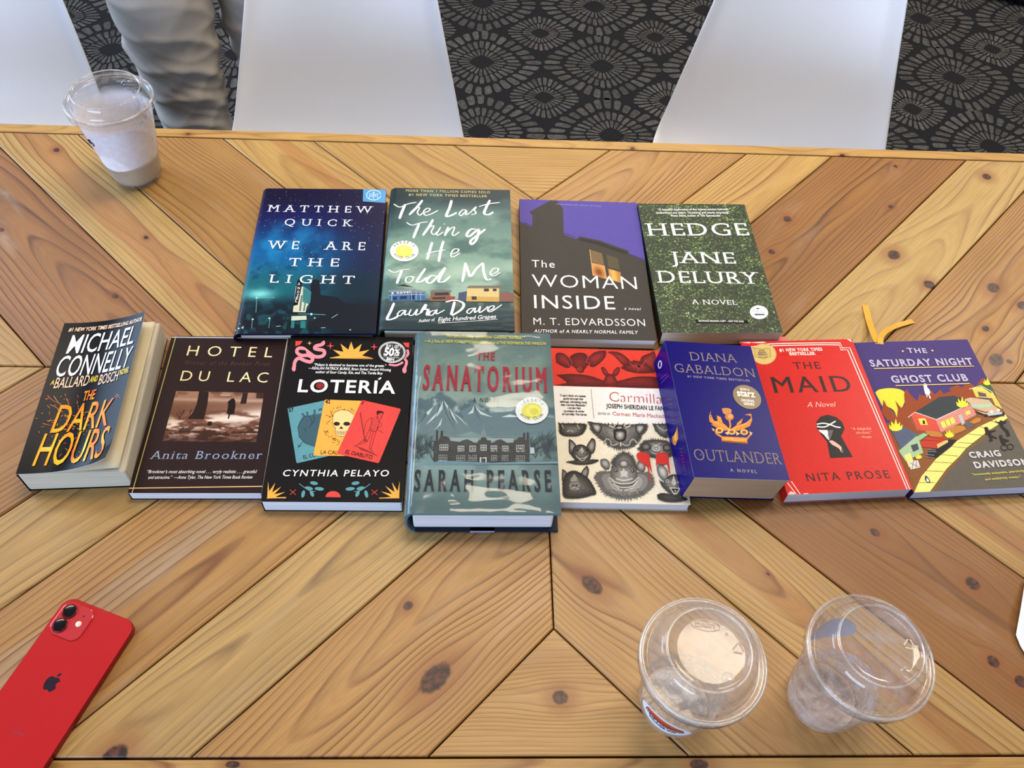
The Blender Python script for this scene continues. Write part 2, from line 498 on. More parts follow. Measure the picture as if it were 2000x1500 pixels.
def table():
    root = empty('dining_table', (0, 0, 0))
    tag(root, 'pine plank dining table with chevron top under all the books', 'table')
    mats = []; V = []; Fc = []; MI = []; UV = []
    seed = [0.0]

    def prism(poly, uvf, mat, z1=TZ, th=.025, inset=.0007):
        n = len(poly)
        A = sum(poly[i][0] * poly[(i + 1) % n][1] - poly[(i + 1) % n][0] * poly[i][1] for i in range(n))
        if A < 0: poly = poly[::-1]
        # inset
        def ins(d):
            P = list(poly)
            q = []
            for i in range(n):
                a, b, c = Vector(P[i - 1]), Vector(P[i]), Vector(P[(i + 1) % n])
                e1 = (b - a).normalized(); e2 = (c - b).normalized()
                n1 = Vector((-e1.y, e1.x)); n2 = Vector((-e2.y, e2.x))
                k = n1 + n2
                q.append(b + k * (d / max(.15, k.dot(n1))))
            return q
        o1 = ins(inset); o2 = ins(inset + .0012)
        b0 = len(V)
        for p in o1: V.append((p[0], p[1], z1 - th))
        for p in o1: V.append((p[0], p[1], z1 - .0010))
        for p in o2: V.append((p[0], p[1], z1))
        def face(ix):
            Fc.append(tuple(b0 + i for i in ix)); MI.append(mat)
            UV.extend(uvf(V[b0 + i]) for i in ix)
        face(range(2 * n, 3 * n))
        face(range(n - 1, -1, -1))
        for i in range(n):
            j = (i + 1) % n
            face((i, j, n + j, n + i)); face((n + i, n + j, 2 * n + j, 2 * n + i))

    for q, sx, sy in (('UL', -1, 1), ('UR', 1, 1), ('LL', -1, -1), ('LR', 1, -1)):
        for i in range(len(BND) - 1):
            poly = [(0, 0), (TL_, 0), (TL_, TW_), (0, TW_)]
            poly = clip(poly, 1, -1, BND[i + 1])
            if poly: poly = clip(poly, -1, 1, -BND[i])
            if len(poly) < 3: continue
            seed[0] += 3.7
            pr = dict(PL.get((q, i), PL[(q, (i - 1) % 5)]))
            kn = [knot_uv(p, r, q, i, el) for p, r, el in pr.pop('kn', ())] if (q, i) in PL else (pr.pop('kn', 0), [])[1]
            mats.append(wood('pine_' + str(len(mats)), seed=seed[0], knots=kn, **pr))
            sc = (BND[i] + BND[i + 1]) / 2 / 2 ** .5
            prism([(x * sx, y * sy) for x, y in poly],
                  lambda p, sc=sc: ((abs(p[0]) + abs(p[1])) / 2 ** .5, (abs(p[0]) - abs(p[1])) / 2 ** .5 - sc), len(mats) - 1)
    for sy in (1, -1):
        kn = [(0.003 if sy < 0 else .2, -.355 if sy < 0 else .36, .0085, 1.1)] if sy < 0 else []
        mats.append(wood('pine_' + str(len(mats)), light=(196, 148, 92) if sy < 0 else (206, 158, 92), dark=(150, 100, 56), period=.0062, d0=.06, seed=91 + sy, v0=sy * .28, contrast=.8, knots=kn, scrape=.15))
        prism([(-.111, sy * TW_), (.111, sy * TW_), (0, sy * .293)], lambda p: (p[0], p[1]), len(mats) - 1)
    me = bpy.data.meshes.new('tabletop')
    me.from_pydata(V, [], Fc)
    for m in mats: me.materials.append(m)
    me.polygons.foreach_set('material_index', MI)
    ul = me.uv_layers.new(name='grain')
    ul.data.foreach_set('uv', np.array(UV, np.float32).ravel())
    o = bpy.data.objects.new('tabletop', me); COL.objects.link(o); o.parent = root
    dk = simple('gap_dark', (34, 24, 16), .9)  # dark brown of the board that shows through the plank gaps
    mb = MB(); mb.box(-TL_, TL_, -TW_, TW_, TZ - .032, TZ - .0255); mb.build('under_board', dk, root)

    def strip(x0, x1, y0, y1, z0, z1, along, mat):
        mb = MB(); mb.box(x0, x1, y0, y1, z0, z1)
        o = mb.build('edge_strip', mat, root)
        ul = o.data.uv_layers.new(name='grain')
        lp = np.zeros(len(o.data.loops), int); o.data.loops.foreach_get('vertex_index', lp)
        uv = [((mb.v[k][0], mb.v[k][1] + mb.v[k][2]) if along == 'x' else (mb.v[k][1], mb.v[k][0] + mb.v[k][2])) for k in lp]
        ul.data.foreach_set('uv', np.array(uv, np.float32).ravel())
        bevel(o, .0016, 2)
    xk = lambda px: float(at(px)[0])
    m1 = wood('pine_far_strip', light=(212, 162, 94), dark=(156, 100, 48), period=.008, d0=.03, seed=31, v0=.413 + TZ, wav=.012, contrast=.8,
              knots=[(xk((1234, 281)), .4075 + TZ, .0042, 1.1), (xk((1643, 297)), .4065 + TZ, .0040, 1.3), (xk((369, 258)), .411 + TZ, .003, 1.6)])
    m2 = wood('pine_near_strip', light=(198, 150, 90), dark=(150, 96, 48), period=.008, d0=.03, seed=35, v0=-.413 + TZ,
              knots=[(xk((1365, 1493)), -.4105 + TZ, .006, 1.8), (xk((455, 1492)), -.409 + TZ, .004, 2)])
    strip(-TL_ - .018, TL_ + .018, TW_ + .0012, .4225, TZ - .05, TZ + .0002, 'x', m1)
    strip(-TL_ - .018, TL_ + .018, -.4235, -TW_ - .0012, TZ - .05, TZ + .0002, 'x', m2)
    strip(-TL_ - .018, -TL_ - .0005, -TW_, TW_, TZ - .05, TZ, 'y', m1)
    strip(TL_ + .0005, TL_ + .018, -TW_, TW_, TZ - .05, TZ, 'y', m1)
    lm = simple('leg_steel', (40, 40, 42), .5, .6)
    for x in (-1.1, 1.1):
        for y in (-.3, .3):
            mb = MB(); mb.box(x - .03, x + .03, y - .03, y + .03, 0.002, TZ - .0325)
            bevel(mb.build('leg', lm, root), .003)


table()


# ------------------------------------------------------------------ white shell chairs
def chair_mat():
    t = NT('white_plastic')
    f = t.noise(t.obj(), 900, 2)
    t.lk(t.mix(f, L4((210, 211, 217)), L4((225, 225, 229))), t.b.inputs['Base Color'])
    t.set(Roughness=.38); t.bump(f, .04, .001)
    return t.mat


WHITE = chair_mat()
LEGW = simple('chair_leg_wood', (190, 150, 100), .5)


def make_chair(x, y, rz, label):
    root = empty('shell_chair', (x, y, 0), rz)
    tag(root, label, 'chair', 'white shell chairs along the far side of the table')
    # side profile (y back, z up), from the seat's front edge to the top of the back
    prof = [(-.24, .425), (-.2, .452), (-.12, .452), (-.02, .44), (.07, .435), (.13, .444), (.172, .475), (.205, .53), (.24, .60), (.275, .68), (.305, .75), (.325, .80), (.333, .825)]
    wid = [.37, .42, .44, .446, .448, .446, .436, .412, .380, .344, .312, .275, .205]
    n = 40
    P = []
    for k in range(n + 1):
        f = k / n * (len(prof) - 1); i = min(int(f), len(prof) - 2); q = f - i
        def cr(a):
            p0, p1, p2, p3 = a[max(i - 1, 0)], a[i], a[i + 1], a[min(i + 2, len(a) - 1)]
            return .5 * (2 * p1 + (p2 - p0) * q + (2 * p0 - 5 * p1 + 4 * p2 - p3) * q * q + (3 * p1 - p0 - 3 * p2 + p3) * q ** 3)
        P.append((cr([p[0] for p in prof]), cr([p[1] for p in prof]), cr(wid)))
    mb = MB(); nw = 28; vs = []
    for k, (py, pz, w_) in enumerate(P):
        a = P[max(k - 1, 0)]; b = P[min(k + 1, n)]
        ty, tz = b[0] - a[0], b[1] - a[1]; l = math.hypot(ty, tz)
        ny, nz = -tz / l, ty / l                          # towards the sitter
        for i in range(nw + 1):
            s_ = -1 + 2 * i / nw
            e = abs(s_)
            d = .030 * e ** 2.2 + .016 * max(0, (e - .86) / .14) ** 2
            if k > n * .9: d *= .8
            vs.append((s_ * w_ / 2 * (1 - .02 * e), py + ny * d, pz + nz * d))
    fs = [(j * (nw + 1) + i, j * (nw + 1) + i + 1, (j + 1) * (nw + 1) + i + 1, (j + 1) * (nw + 1) + i) for j in range(n) for i in range(nw)]
    mb.add(vs, fs)
    o = mb.build('shell', WHITE, root, True)
    m = o.modifiers.new('thickness', 'SOLIDIFY'); m.thickness = .006; m.offset = -1
    m = o.modifiers.new('round', 'SUBSURF'); m.levels = 1; m.render_levels = 1
    for sx in (-1, 1):
        for a, b in (((sx * .15, -.13, .432), (sx * .21, -.2, .001)), ((sx * .15, .08, .42), (sx * .21, .2, .001))):
            mb = MB(); mb.tube([a, b], [.013, .009], 12)
            mb.build('leg', LEGW, root, True)
    mb = MB()
    for a, b in (((-.17, -.155, .30), (.17, -.155, .30)), ((-.17, .12, .30), (.17, .12, .30)), ((-.17, -.155, .30), (.17, .12, .30)), ((.17, -.155, .30), (-.17, .12, .30))):
        mb.tube([a, b], .005, 8)
    mb.build('brace', simple('brace_metal', (45, 45, 48), .4, .8), root, True)
    return root


make_chair(-.322, .625, 0, 'white shell chair behind the blue night sky book, middle of three')
make_chair(.452, .63, math.radians(-15), 'white shell chair with patterned carpet on both sides, rightmost of three')
make_chair(-.985, .64, math.radians(2), 'white shell chair behind the tall coffee cup, leftmost of three')


# ------------------------------------------------------------------ standing person
def person():
    root = empty('person', (-.615, 1.1, 0))
    tag(root, 'person in light grey khaki trousers standing behind the table', 'person')
    t = NT('trouser_cotton')
    o = t.obj()
    f = t.noise(o, 700, 2); g = t.noise(o, 9, 3)
    t.lk(t.mix(t.m('ADD', t.m('MULTIPLY', f, .5), t.m('MULTIPLY', g, .5)), L4((172, 164, 155)), L4((212, 203, 193))), t.b.inputs['Base Color'])
    t.set(Roughness=.9); t.b.inputs['Specular IOR Level'].default_value = .2
    t.bump(f, .2, .001)
    cloth = t.mat
    mb = MB()

    def leg(x0, y0, ph):
        # (z, centre x, centre y, half width, half depth)
        st = [(.93, x0 * .7, 0, .07, .085), (.86, x0 * .85, 0, .088, .104), (.74, x0, y0 * .7, .104, .108), (.60, x0, y0, .098, .1), (.50, x0, y0, .088, .092), (.42, x0, y0, .077, .084), (.33, x0, y0 + .005, .068, .078), (.2, x0, y0 + .01, .066, .078), (.09, x0, y0, .070, .085), (.06, x0, y0, .072, .088)]
        n, m = 150, 80; vs = []
        for j in range(n + 1):
            z = .93 - (.93 - .06) * j / n
            k = 0
            while k < len(st) - 2 and st[k + 1][0] > z: k += 1
            q = (st[k][0] - z) / (st[k][0] - st[k + 1][0]); q = q * q * (3 - 2 * q) if 0 <= q <= 1 else q
            a, b = st[k], st[k + 1]
            cx, cy, rx, ry = (a[i] * (1 - q) + b[i] * q for i in range(1, 5))
            for i in range(m):
                an = 2 * PI * i / m
                rid = lambda q: (1 - abs(math.sin(q))) ** 1.5
                fold = .0068 * rid(z * 44 + 1.6 * an + 1.2 * math.sin(an * 2 + ph)) * (.25 + .9 * math.exp(-((z - .44) / .14) ** 2) + .7 * math.exp(-((z - .12) / .1) ** 2))
                fold += .0055 * rid(z * 33 - 2.0 * an + ph * 2 + .8 * math.sin(an * 3)) * (.4 + .6 * math.exp(-((z - .36) / .12) ** 2)) + .004 * math.cos(an * 2 - .6 + z * 3) + .0022 * rid(z * 90 + 3 * an + 2 * math.sin(an * 2 + z * 20)) * (.3 + math.exp(-((z - .40) / .15) ** 2))
                fold *= min(1, max(0, (.9 - z) * 7))
                vs.append((cx + (rx + fold) * math.cos(an), cy + (ry + fold) * math.sin(an), z))
        fs = [(j * m + i, (j + 1) * m + i, (j + 1) * m + (i + 1) % m, j * m + (i + 1) % m) for j in range(n) for i in range(m)]
        fs += [tuple(range(m)), tuple(range((n + 1) * m - 1, n * m - 1, -1))]
        mb.add(vs, fs)
    leg(-.10, -.05, 0.3); leg(.078, .05, 2.1)
    vs = []; m = 48
    for z, rx, ry in ((.77, .10, .06), (.82, .165, .112), (.88, .178, .122), (.95, .178, .125), (1.0, .168, .118), (1.04, .162, .112)):
        for i in range(m):
            a = 2 * PI * i / m
            vs.append((rx * math.cos(a), ry * math.sin(a), z))
    fs = [(j * m + i, j * m + (i + 1) % m, (j + 1) * m + (i + 1) % m, (j + 1) * m + i) for j in range(5) for i in range(m)]
    fs += [tuple(range(m - 1, -1, -1)), tuple(5 * m + i for i in range(m))]
    mb.add(vs, fs)
    mb.build('trousers', cloth, root, True)

    # body: one skinned figure above the trousers (head, neck, trunk, arms, hands)
    verts = []; edges = []; rad = []

    def add(p, r, par=None):
        verts.append(p); rad.append(r)
        if par is not None: edges.append((par, len(verts) - 1))
        return len(verts) - 1
    pelv = add((0, 0, .98), (.15, .105))
    wst = add((0, 0, 1.10), (.14, .095), pelv)
    ch = add((0, .0, 1.27), (.16, .105), wst)
    up = add((0, 0, 1.40), (.13, .085), ch)
    nk = add((0, -.005, 1.49), (.058, .058), up)
    hd = add((0, -.02, 1.575), (.084, .10), nk)
    h2 = add((0, -.022, 1.66), (.092, .118), hd)
    add((0, -.015, 1.75), (.066, .085), h2)
    for sx in (-1, 1):
        sh = add((sx * .185, 0, 1.39), (.052, .052), up)
        el = add((sx * .235, .03, 1.12), (.040, .042), sh)
        wr = add((sx * .225, -.06, .90), (.026, .028), el)
        pm = add((sx * .22, -.085, .82), (.020, .036), wr)
        for k, (dx, ln) in enumerate(((-.024, .068), (-.008, .08), (.008, .076), (.023, .06))):
            k1 = add((sx * .22, -.09 + dx, .80), (.009, .009), pm)
            k2 = add((sx * .215, -.095 + dx, .80 - ln * .55), (.0085, .0085), k1)
            add((sx * .205, -.095 + dx, .80 - ln), (.0075, .0075), k2)
        th = add((sx * .205, -.125, .845), (.010, .010), pm)
        add((sx * .198, -.14, .80), (.009, .009), th)
    me = bpy.data.meshes.new('body'); me.from_pydata(verts, edges, [])
    skin = NT('person_skin_and_shirt')
    geo = skin.n('ShaderNodeSeparateXYZ'); skin.lk(skin.obj(), geo.inputs[0])
    z = geo.outputs[2]; ax = skin.m('ABSOLUTE', geo.outputs[0])
    shirt = skin.m('MULTIPLY', skin.m('LESS_THAN', z, 1.445), skin.m('LESS_THAN', ax, .262))
    shirt = skin.m('MULTIPLY', shirt, skin.m('GREATER_THAN', z, skin.mapr(ax, .17, .2, 0, 1.1)))
    skin.lk(skin.mix(shirt, L4((196, 150, 124)), L4((70, 84, 108))), skin.b.inputs['Base Color'])
    skin.set(Roughness=.6)
    me.materials.append(skin.mat)
    o = bpy.data.objects.new('body', me); COL.objects.link(o); o.parent = root
    md = o.modifiers.new('skin', 'SKIN'); md.use_smooth_shade = True
    sv = me.skin_vertices[0].data
    for i, r in enumerate(rad): sv[i].radius = r
    sv[0].use_root = True
    md = o.modifiers.new('sub', 'SUBSURF'); md.levels = 3; md.render_levels = 3
    dg = bpy.context.evaluated_depsgraph_get()
    bm_ = bpy.data.meshes.new_from_object(o.evaluated_get(dg))
    o.modifiers.clear(); o.data = bm_; bm_.name = 'body'
    if not bm_.materials: bm_.materials.append(skin.mat)
    for v in bm_.vertices:                                # model the face on the continuous skin
        x, y, z_ = v.co
        if z_ < 1.5: continue
        g = lambda cx, cz, sx_, sz_: math.exp(-((x - cx) / sx_) ** 2 - ((z_ - cz) / sz_) ** 2)
        if y < 0:
            d = .020 * g(0, 1.598, .013, .016) + .010 * g(0, 1.622, .010, .024) + .006 * g(0, 1.528, .028, .016) + .004 * g(0, 1.562, .026, .010)
            d += .006 * (g(.036, 1.658, .022, .008) + g(-.036, 1.658, .022, .008)) - .007 * (g(.034, 1.636, .016, .011) + g(-.034, 1.636, .016, .011))
            v.co.y -= d
        s_ = 1 if x > 0 else -1
        if abs(x) > .04: v.co.x += s_ * .016 * math.exp(-((y - .005) / .015) ** 2 - ((z_ - 1.625) / .026) ** 2)
    bm_.polygons.foreach_set('use_smooth', [True] * len(bm_.polygons)); bm_.update()
    dark = simple('dark_brown', (50, 36, 28), .7)
    # hair, eyes and mouth follow the surface of the head
    from mathutils.bvhtree import BVHTree
    dg = bpy.context.evaluated_depsgraph_get(); dg.update()
    em = o.evaluated_get(dg).to_mesh()
    bv = BVHTree.FromPolygons([v.co.copy() for v in em.vertices], [tuple(p.vertices) for p in em.polygons])
    keep = [p for p in em.polygons if p.center.z > 1.668 + .35 * max(0, -p.center.y - .06) or (p.center.y > .005 and p.center.z > 1.555 and p.center.z - 1.555 > (.03 - p.center.y) * 1.2)]
    ids = {}; mb = MB(); hv = []; hf = []
    for p in keep:
        for k in p.vertices:
            if k not in ids:
                ids[k] = len(hv); v = em.vertices[k]; hv.append(v.co + v.normal * .009)
        hf.append(tuple(ids[k] for k in p.vertices))
    mb.add(hv, hf)
    ho = mb.build('hair', dark, root, True)
    md = ho.modifiers.new('lock', 'SOLIDIFY'); md.thickness = .012; md.offset = -1
    o.evaluated_get(dg).to_mesh_clear()

    def on_face(x, z): return bv.ray_cast(Vector((x, -1, z)), Vector((0, 1, 0)))[0] or Vector((x, -.12, z))
    for sx in (-1, 1):
        q = on_face(sx * .034, 1.638)
        mb = MB(); mb.grid(lambda a, b: (q.x + .013 * math.cos(2 * PI * a) * math.sin(PI * b), q.y + .004 - .008 * math.cos(PI * b), q.z + .008 * math.sin(2 * PI * a) * math.sin(PI * b)), 16, 8)
        eo = mb.build('eye', simple('eye_white', (228, 224, 218), .2), root, True)
        mb = MB(); mb.add([(q.x + .005 * math.cos(a), q.y - .0048, q.z + .005 * math.sin(a)) for a in np.linspace(0, 2 * PI, 14, False)], [tuple(range(14))])
        mb.build('pupil', simple('eye_dark', (40, 28, 22), .2), eo)
    mb = MB()
    mb.tube([on_face(x, 1.562 + .003 * abs(x) / .022) for x in np.linspace(-.024, .024, 9)], [.001, .003, .004, .0045, .004, .0045, .004, .003, .001], 8)
    mb.build('mouth', simple('lip', (160, 96, 88), .5), root, True)
    for x, y in ((-.10, -.05), (.078, .05)):
        mb = MB()
        prof = [(-.10, .036, .05), (-.085, .045, .085), (-.02, .046, .10), (.05, .045, .075), (.12, .048, .05), (.17, .042, .04), (.195, .02, .028)]
        vs = []
        for d, hw, h in prof:
            for k in range(16):
                a = 2 * PI * k / 16
                vs.append((x + hw * math.cos(a), y - d, max(.002, h / 2 + h / 2 * math.sin(a))))
        fs = [(j * 16 + k, j * 16 + (k + 1) % 16, (j + 1) * 16 + (k + 1) % 16, (j + 1) * 16 + k) for j in range(len(prof) - 1) for k in range(16)]
        fs += [tuple(range(15, -1, -1)), tuple((len(prof) - 1) * 16 + k for k in range(16))]
        mb.add(vs, fs); mb.build('shoe', dark, root, True)


person()


# ------------------------------------------------------------------ printed lettering
_gc = {}


def glyphs(s, bold=0.0, space=1.0, word=1.0):
    k = (s, bold, space, word)
    if k in _gc: return _gc[k]
    cu = bpy.data.curves.new('lettering', 'FONT')
    cu.body = s; cu.size = 1; cu.offset = bold; cu.space_character = space; cu.space_word = word
    cu.resolution_u = 3; cu.dimensions = '2D'; cu.fill_mode = 'BOTH'
    ob = bpy.data.objects.new('lettering', cu)
    COL.objects.link(ob)
    dg = bpy.context.evaluated_depsgraph_get()
    ev = ob.evaluated_get(dg)
    me = ev.to_mesh()
    vs = np.array([v.co[:2] for v in me.vertices], float).reshape(-1, 2)
    fs = [tuple(p.vertices) for p in me.polygons]
    ev.to_mesh_clear()
    bpy.data.objects.remove(ob); bpy.data.curves.remove(cu)
    _gc[k] = (vs, fs)
    return vs, fs


CAPH = float(glyphs('H')[0][:, 1].max())
XH = float(glyphs('x')[0][:, 1].max())


def serif_pieces(vs, fs, slab=.13, th=.035):
    """thin slabs put on the ends of stems, found on the outline of the letters"""
    cnt = {}
    key = lambda i: (round(vs[i][0], 4), round(vs[i][1], 4))
    for f in fs:
        for i in range(len(f)):
            a, b = key(f[i]), key(f[(i + 1) % len(f)])
            e = (a, b) if a < b else (b, a)
            cnt[e] = cnt.get(e, 0) + 1
    P = []; F = []

    def rect(x0, x1, y0, y1):
        b = len(P); P.extend([(x0, y0), (x1, y0), (x1, y1), (x0, y1)]); F.append((b, b + 1, b + 2, b + 3))
    for (a, b), c in cnt.items():
        if c != 1: continue
        dx, dy = abs(a[0] - b[0]), abs(a[1] - b[1])
        x0, x1 = min(a[0], b[0]), max(a[0], b[0]); y0, y1 = min(a[1], b[1]), max(a[1], b[1])
        if dy < .003 and .03 < dx < .26:
            y = a[1]
            for lvl, up in ((0.0, 1), (CAPH, -1), (XH, -1)):
                if abs(y - lvl) < .02:
                    rect(x0 - slab * .62, x1 + slab * .62, min(y, y + up * th), max(y, y + up * th))
        if dx < .003 and .03 < dy < .14 and (y0 > CAPH - .16 or y1 < .16):
            if y0 > CAPH - .16: rect(x0 - th * .5, x0 + th * .5, y0 - .10, y1)
            else: rect(x0 - th * .5, x0 + th * .5, y0, y1 + .10)
    return P, F


class Book:
    def __init__(s, name, label, view, tl, tr, br, bl, T, cover, spine=None, back=None, kind='paper', tilt=0.0, z0=0.0, rough=.35, shift=(0, 0),
                 warp=None, spec=.11, cat='book', page=(214, 206, 190), coat=0.0, ret=None, block=(0, 0), zc=None, extra=None):
        s.view = view; s.T = T; s.kind = kind; s.warp = warp; s.page = page
        px = [s.px(p) for p in (tl, tr, br, bl)]
        zc = (z0 + T) if zc is None else zc
        q = [at(p, zc) for p in px]
        ex = ((q[1] - q[0]) + (q[2] - q[3])) / 2; ey = ((q[0] - q[3]) + (q[1] - q[2])) / 2
        s.W = float(np.linalg.norm(ex[:2])) / math.cos(tilt); s.H = float(np.linalg.norm(ey[:2]))
        s.rot = (math.atan2(ex[1], ex[0]) + math.atan2(ey[1], ey[0]) - PI / 2) / 2
        c = sum(q) / 4
        # base centre below the cover centre
        up = Vector((math.sin(tilt), 0, math.cos(tilt)))
        R = Matrix.Rotation(s.rot, 3, 'Z')
        up = R @ up
        b = Vector(c) - up * T
        s.root = empty(name, (b[0] + shift[0], b[1] + shift[1], b[2]))
        s.root.rotation_euler = (0, tilt, s.rot)
        tag(s.root, label, cat, 'books laid out in two rows on the table')
        s.hom(px)
        s.ink = MB(); s.z = 0.0006 if warp else 0.00006
        s.front, s.spine, s.back = cover, spine or cover, back or cover
        s.rough = rough; s.spec = spec; s.coat = coat
        s.base_mat = 0; s.mats = None; s.block = block
        s.rnd = random.Random(len(name) * 31 + int(tl[0]))
        print(name, label[:30], 'W %.3f H %.3f rot %.1f base %s' % (s.W, s.H, math.degrees(s.rot), tuple(round(x, 3) for x in b)))

    def px(s, p):
        ox, oy, k = s.view
        return (ox + p[0] / k, oy + p[1] / k)

    @staticmethod
    def solve(px, uv):
        A = []; B = []
        for (x, y), (u, v) in zip(px, uv):
            A.append([x, y, 1, 0, 0, 0, -u * x, -u * y]); B.append(u)
            A.append([0, 0, 0, x, y, 1, -v * x, -v * y]); B.append(v)
        return np.append(np.linalg.solve(np.array(A), np.array(B)), 1).reshape(3, 3)

    def hom(s, px):
        s.Hm = s.solve(px, [(0, s.H), (s.W, s.H), (s.W, 0), (0, 0)])
        s.Hs = None

    def uv(s, p):
        x, y = s.px(p)
        q = s.Hm @ np.array([x, y, 1.0])
        return np.array([q[0] / q[2], q[1] / q[2]])

    # front cover surface; u from the spine, v from the bottom, h above the print
    def surf(s, u, v, h):
        x = u - s.W / 2; y = v - s.H / 2; z = s.T
        if s.kind == 'hard' and u < s.rr:
            k = s.rr - max(u, 0)
            z -= s.rr - math.sqrt(max(s.rr ** 2 - k * k, 0))
        if s.warp:
            dx, dz = s.warp(u / s.W, v / s.H)
            x += dx; z += dz
        return (x, y, z + h)

    rr = .009

    def flat(s, P2, F, col, mat=1, dz=None, stack=None):
        """print polygons given in cover metres"""
        z = s.z if dz is None else dz
        if callable(col): col = np.array([lin(col(u / s.W, v / s.H)) for u, v in P2])
        else: col = np.array(lin(col))
        dz_ = np.zeros(len(P2)) if stack is None else np.asarray(stack, float)
        s.ink.add([s.surf(min(max(u, 0), s.W), min(max(v, 0), s.H), z + e) for (u, v), e in zip(P2, dz_)], F, col, mat)
        s.z += 0.000006

    # ---- drawing calls, points in view pixels
    def poly(s, pts, col, mat=1):
        s.flat([s.uv(p) for p in pts], [tuple(range(len(pts)))], col, mat)

    def polys(s, lst, col):
        P = []; F = []; st = []
        for i, pts in enumerate(lst):
            F.append(tuple(range(len(P), len(P) + len(pts)))); P += [s.uv(p) for p in pts]
            st += [(i % 4) * 1.2e-6] * len(pts)
        s.flat(P, F, col, stack=st)

    def ell(s, c, rx, ry, col, n=40, rot=0):
        s.poly([(c[0] + rx * math.cos(a) * math.cos(rot) - ry * math.sin(a) * math.sin(rot), c[1] + rx * math.cos(a) * math.sin(rot) + ry * math.sin(a) * math.cos(rot)) for a in np.linspace(0, 2 * PI, n, False)], col)

    def ring(s, c, rx, ry, wd, col, n=48, a0=0, a1=2 * PI):
        P = []; F = []
        for k in range(n + 1):
            a = a0 + (a1 - a0) * k / n
            for f in (1, -1): P.append(s.uv((c[0] + (rx + f * wd / 2) * math.cos(a), c[1] + (ry + f * wd / 2) * math.sin(a))))
        for k in range(n): F.append((2 * k, 2 * k + 1, 2 * k + 3, 2 * k + 2))
        s.flat(P, F, col)

    @staticmethod
    def spline(pts, k=6):
        pts = [np.array(p, float) for p in pts]
        out = []
        for i in range(len(pts) - 1):
            p0, p1, p2, p3 = pts[max(i - 1, 0)], pts[i], pts[i + 1], pts[min(i + 2, len(pts) - 1)]
            for j in range(k):
                q = j / k
                out.append(.5 * (2 * p1 + (p2 - p0) * q + (2 * p0 - 5 * p1 + 4 * p2 - p3) * q * q + (3 * p1 - p0 - 3 * p2 + p3) * q ** 3))
        out.append(pts[-1])
        return out

    def stroke(s, pts, wd, col, k=6, nib=None):
        """line of width wd; nib = (thick, thin, angle) makes a brush stroke"""
        p = s.spline(pts, k) if k > 1 else [np.array(q, float) for q in pts]
        P = []; F = []
        n = len(p)
        for i in range(n):
            d = p[min(i + 1, n - 1)] - p[max(i - 1, 0)]
            l = np.hypot(*d)
            d = d / l if l > 1e-9 else np.array([1, 0])
            nn = np.array([-d[1], d[0]])
            if nib:
                w_ = nib[1] + (nib[0] - nib[1]) * abs(d[1]) ** 1.3
                w_ *= .62 + .38 * min(1, min(i, n - 1 - i) / 3 + .25)
            else: w_ = wd[0] + (wd[1] - wd[0]) * i / (n - 1) if isinstance(wd, tuple) else wd
            P.append(s.uv(p[i] + nn * w_ / 2)); P.append(s.uv(p[i] - nn * w_ / 2))
        F = [(2 * i, 2 * i + 1, 2 * i + 3, 2 * i + 2) for i in range(n - 1)]
        s.flat(P, F, col, stack=[(i // 2) * 4e-6 / n for i in range(2 * n)])

    def strokes(s, lst, wd, col, k=4, nib=None):
        for p in lst:
            q = nib
            if nib and max(a[1] for a in p) - min(a[1] for a in p) < 56: q = (nib[0] * .54, nib[1] * .72)
            s.stroke(p, wd, col, k, q)

    def text(s, body, p0, p1, h, col, bold=0.0, serif=False, smear=0.0, shear=0.0, space=1.0, xh=False, word=1.0, cap=None, slab=.13, th=.035, cond=None):
        """lettering whose ink runs on a baseline from p0 to p1 with capitals h view-pixels tall"""
        vs, fs = glyphs(body, bold, space, word)
        P = [tuple(p) for p in vs]; F = list(fs)
        st = [0.0] * len(P)
        if serif:
            P2, F2 = serif_pieces(vs, fs, slab, th)
            b = len(P); P += P2; F += [tuple(i + b for i in f) for f in F2]
            st += [1.0e-6] * len(P2)
        P = np.array(P)
        if smear:
            P0, F0 = P, F
            P = np.concatenate([P0 + np.array([d, 0]) for d in (-smear, 0, smear)])
            st = [e + k * 1.8e-6 for k in range(3) for e in st]
            n = len(P0); F = [tuple(i + n * k for i in f) for k in range(3) for f in F0]
        ch = cap or CAPH
        P = P.copy(); P[:, 0] += shear * P[:, 1]
        x0, x1 = P[:, 0].min(), P[:, 0].max()
        a = s.uv(p0); b = s.uv(p1); ex = (b - a) / (x1 - x0)
        nrm = np.array([-(b - a)[1], (b - a)[0]]); nrm /= np.linalg.norm(nrm)
        q = s.uv((p0[0] + (p1[0] - p0[0]) / 2, p0[1] + (p1[1] - p0[1]) / 2 - h)); m_ = s.uv(((p0[0] + p1[0]) / 2, (p0[1] + p1[1]) / 2))
        ey = nrm * (np.dot(q - m_, nrm) / ch)
        s.flat([a + ex * (p[0] - x0) + ey * p[1] for p in P], F, col, stack=st)

    def arc(s, body, c, rx, ry, a0, a1, h, col, top=True, bold=.01):
        """letters on an ellipse from angle a0 to a1 (degrees, clockwise in the view)"""
        n = len(body)
        for i, ch in enumerate(body):
            if ch == ' ': continue
            a = math.radians(a0 + (a1 - a0) * (i / (n - 1)))
            p = np.array([c[0] + rx * math.cos(a), c[1] + ry * math.sin(a)])
            d = np.array([-rx * math.sin(a), ry * math.cos(a)])
            if not top: d = -d
            d /= np.hypot(*d)
            wv = h * .36 * (.5 if ch in "I'" else 1)
            s.text(ch, tuple(p - d * wv), tuple(p + d * wv), h, col, bold=bold)

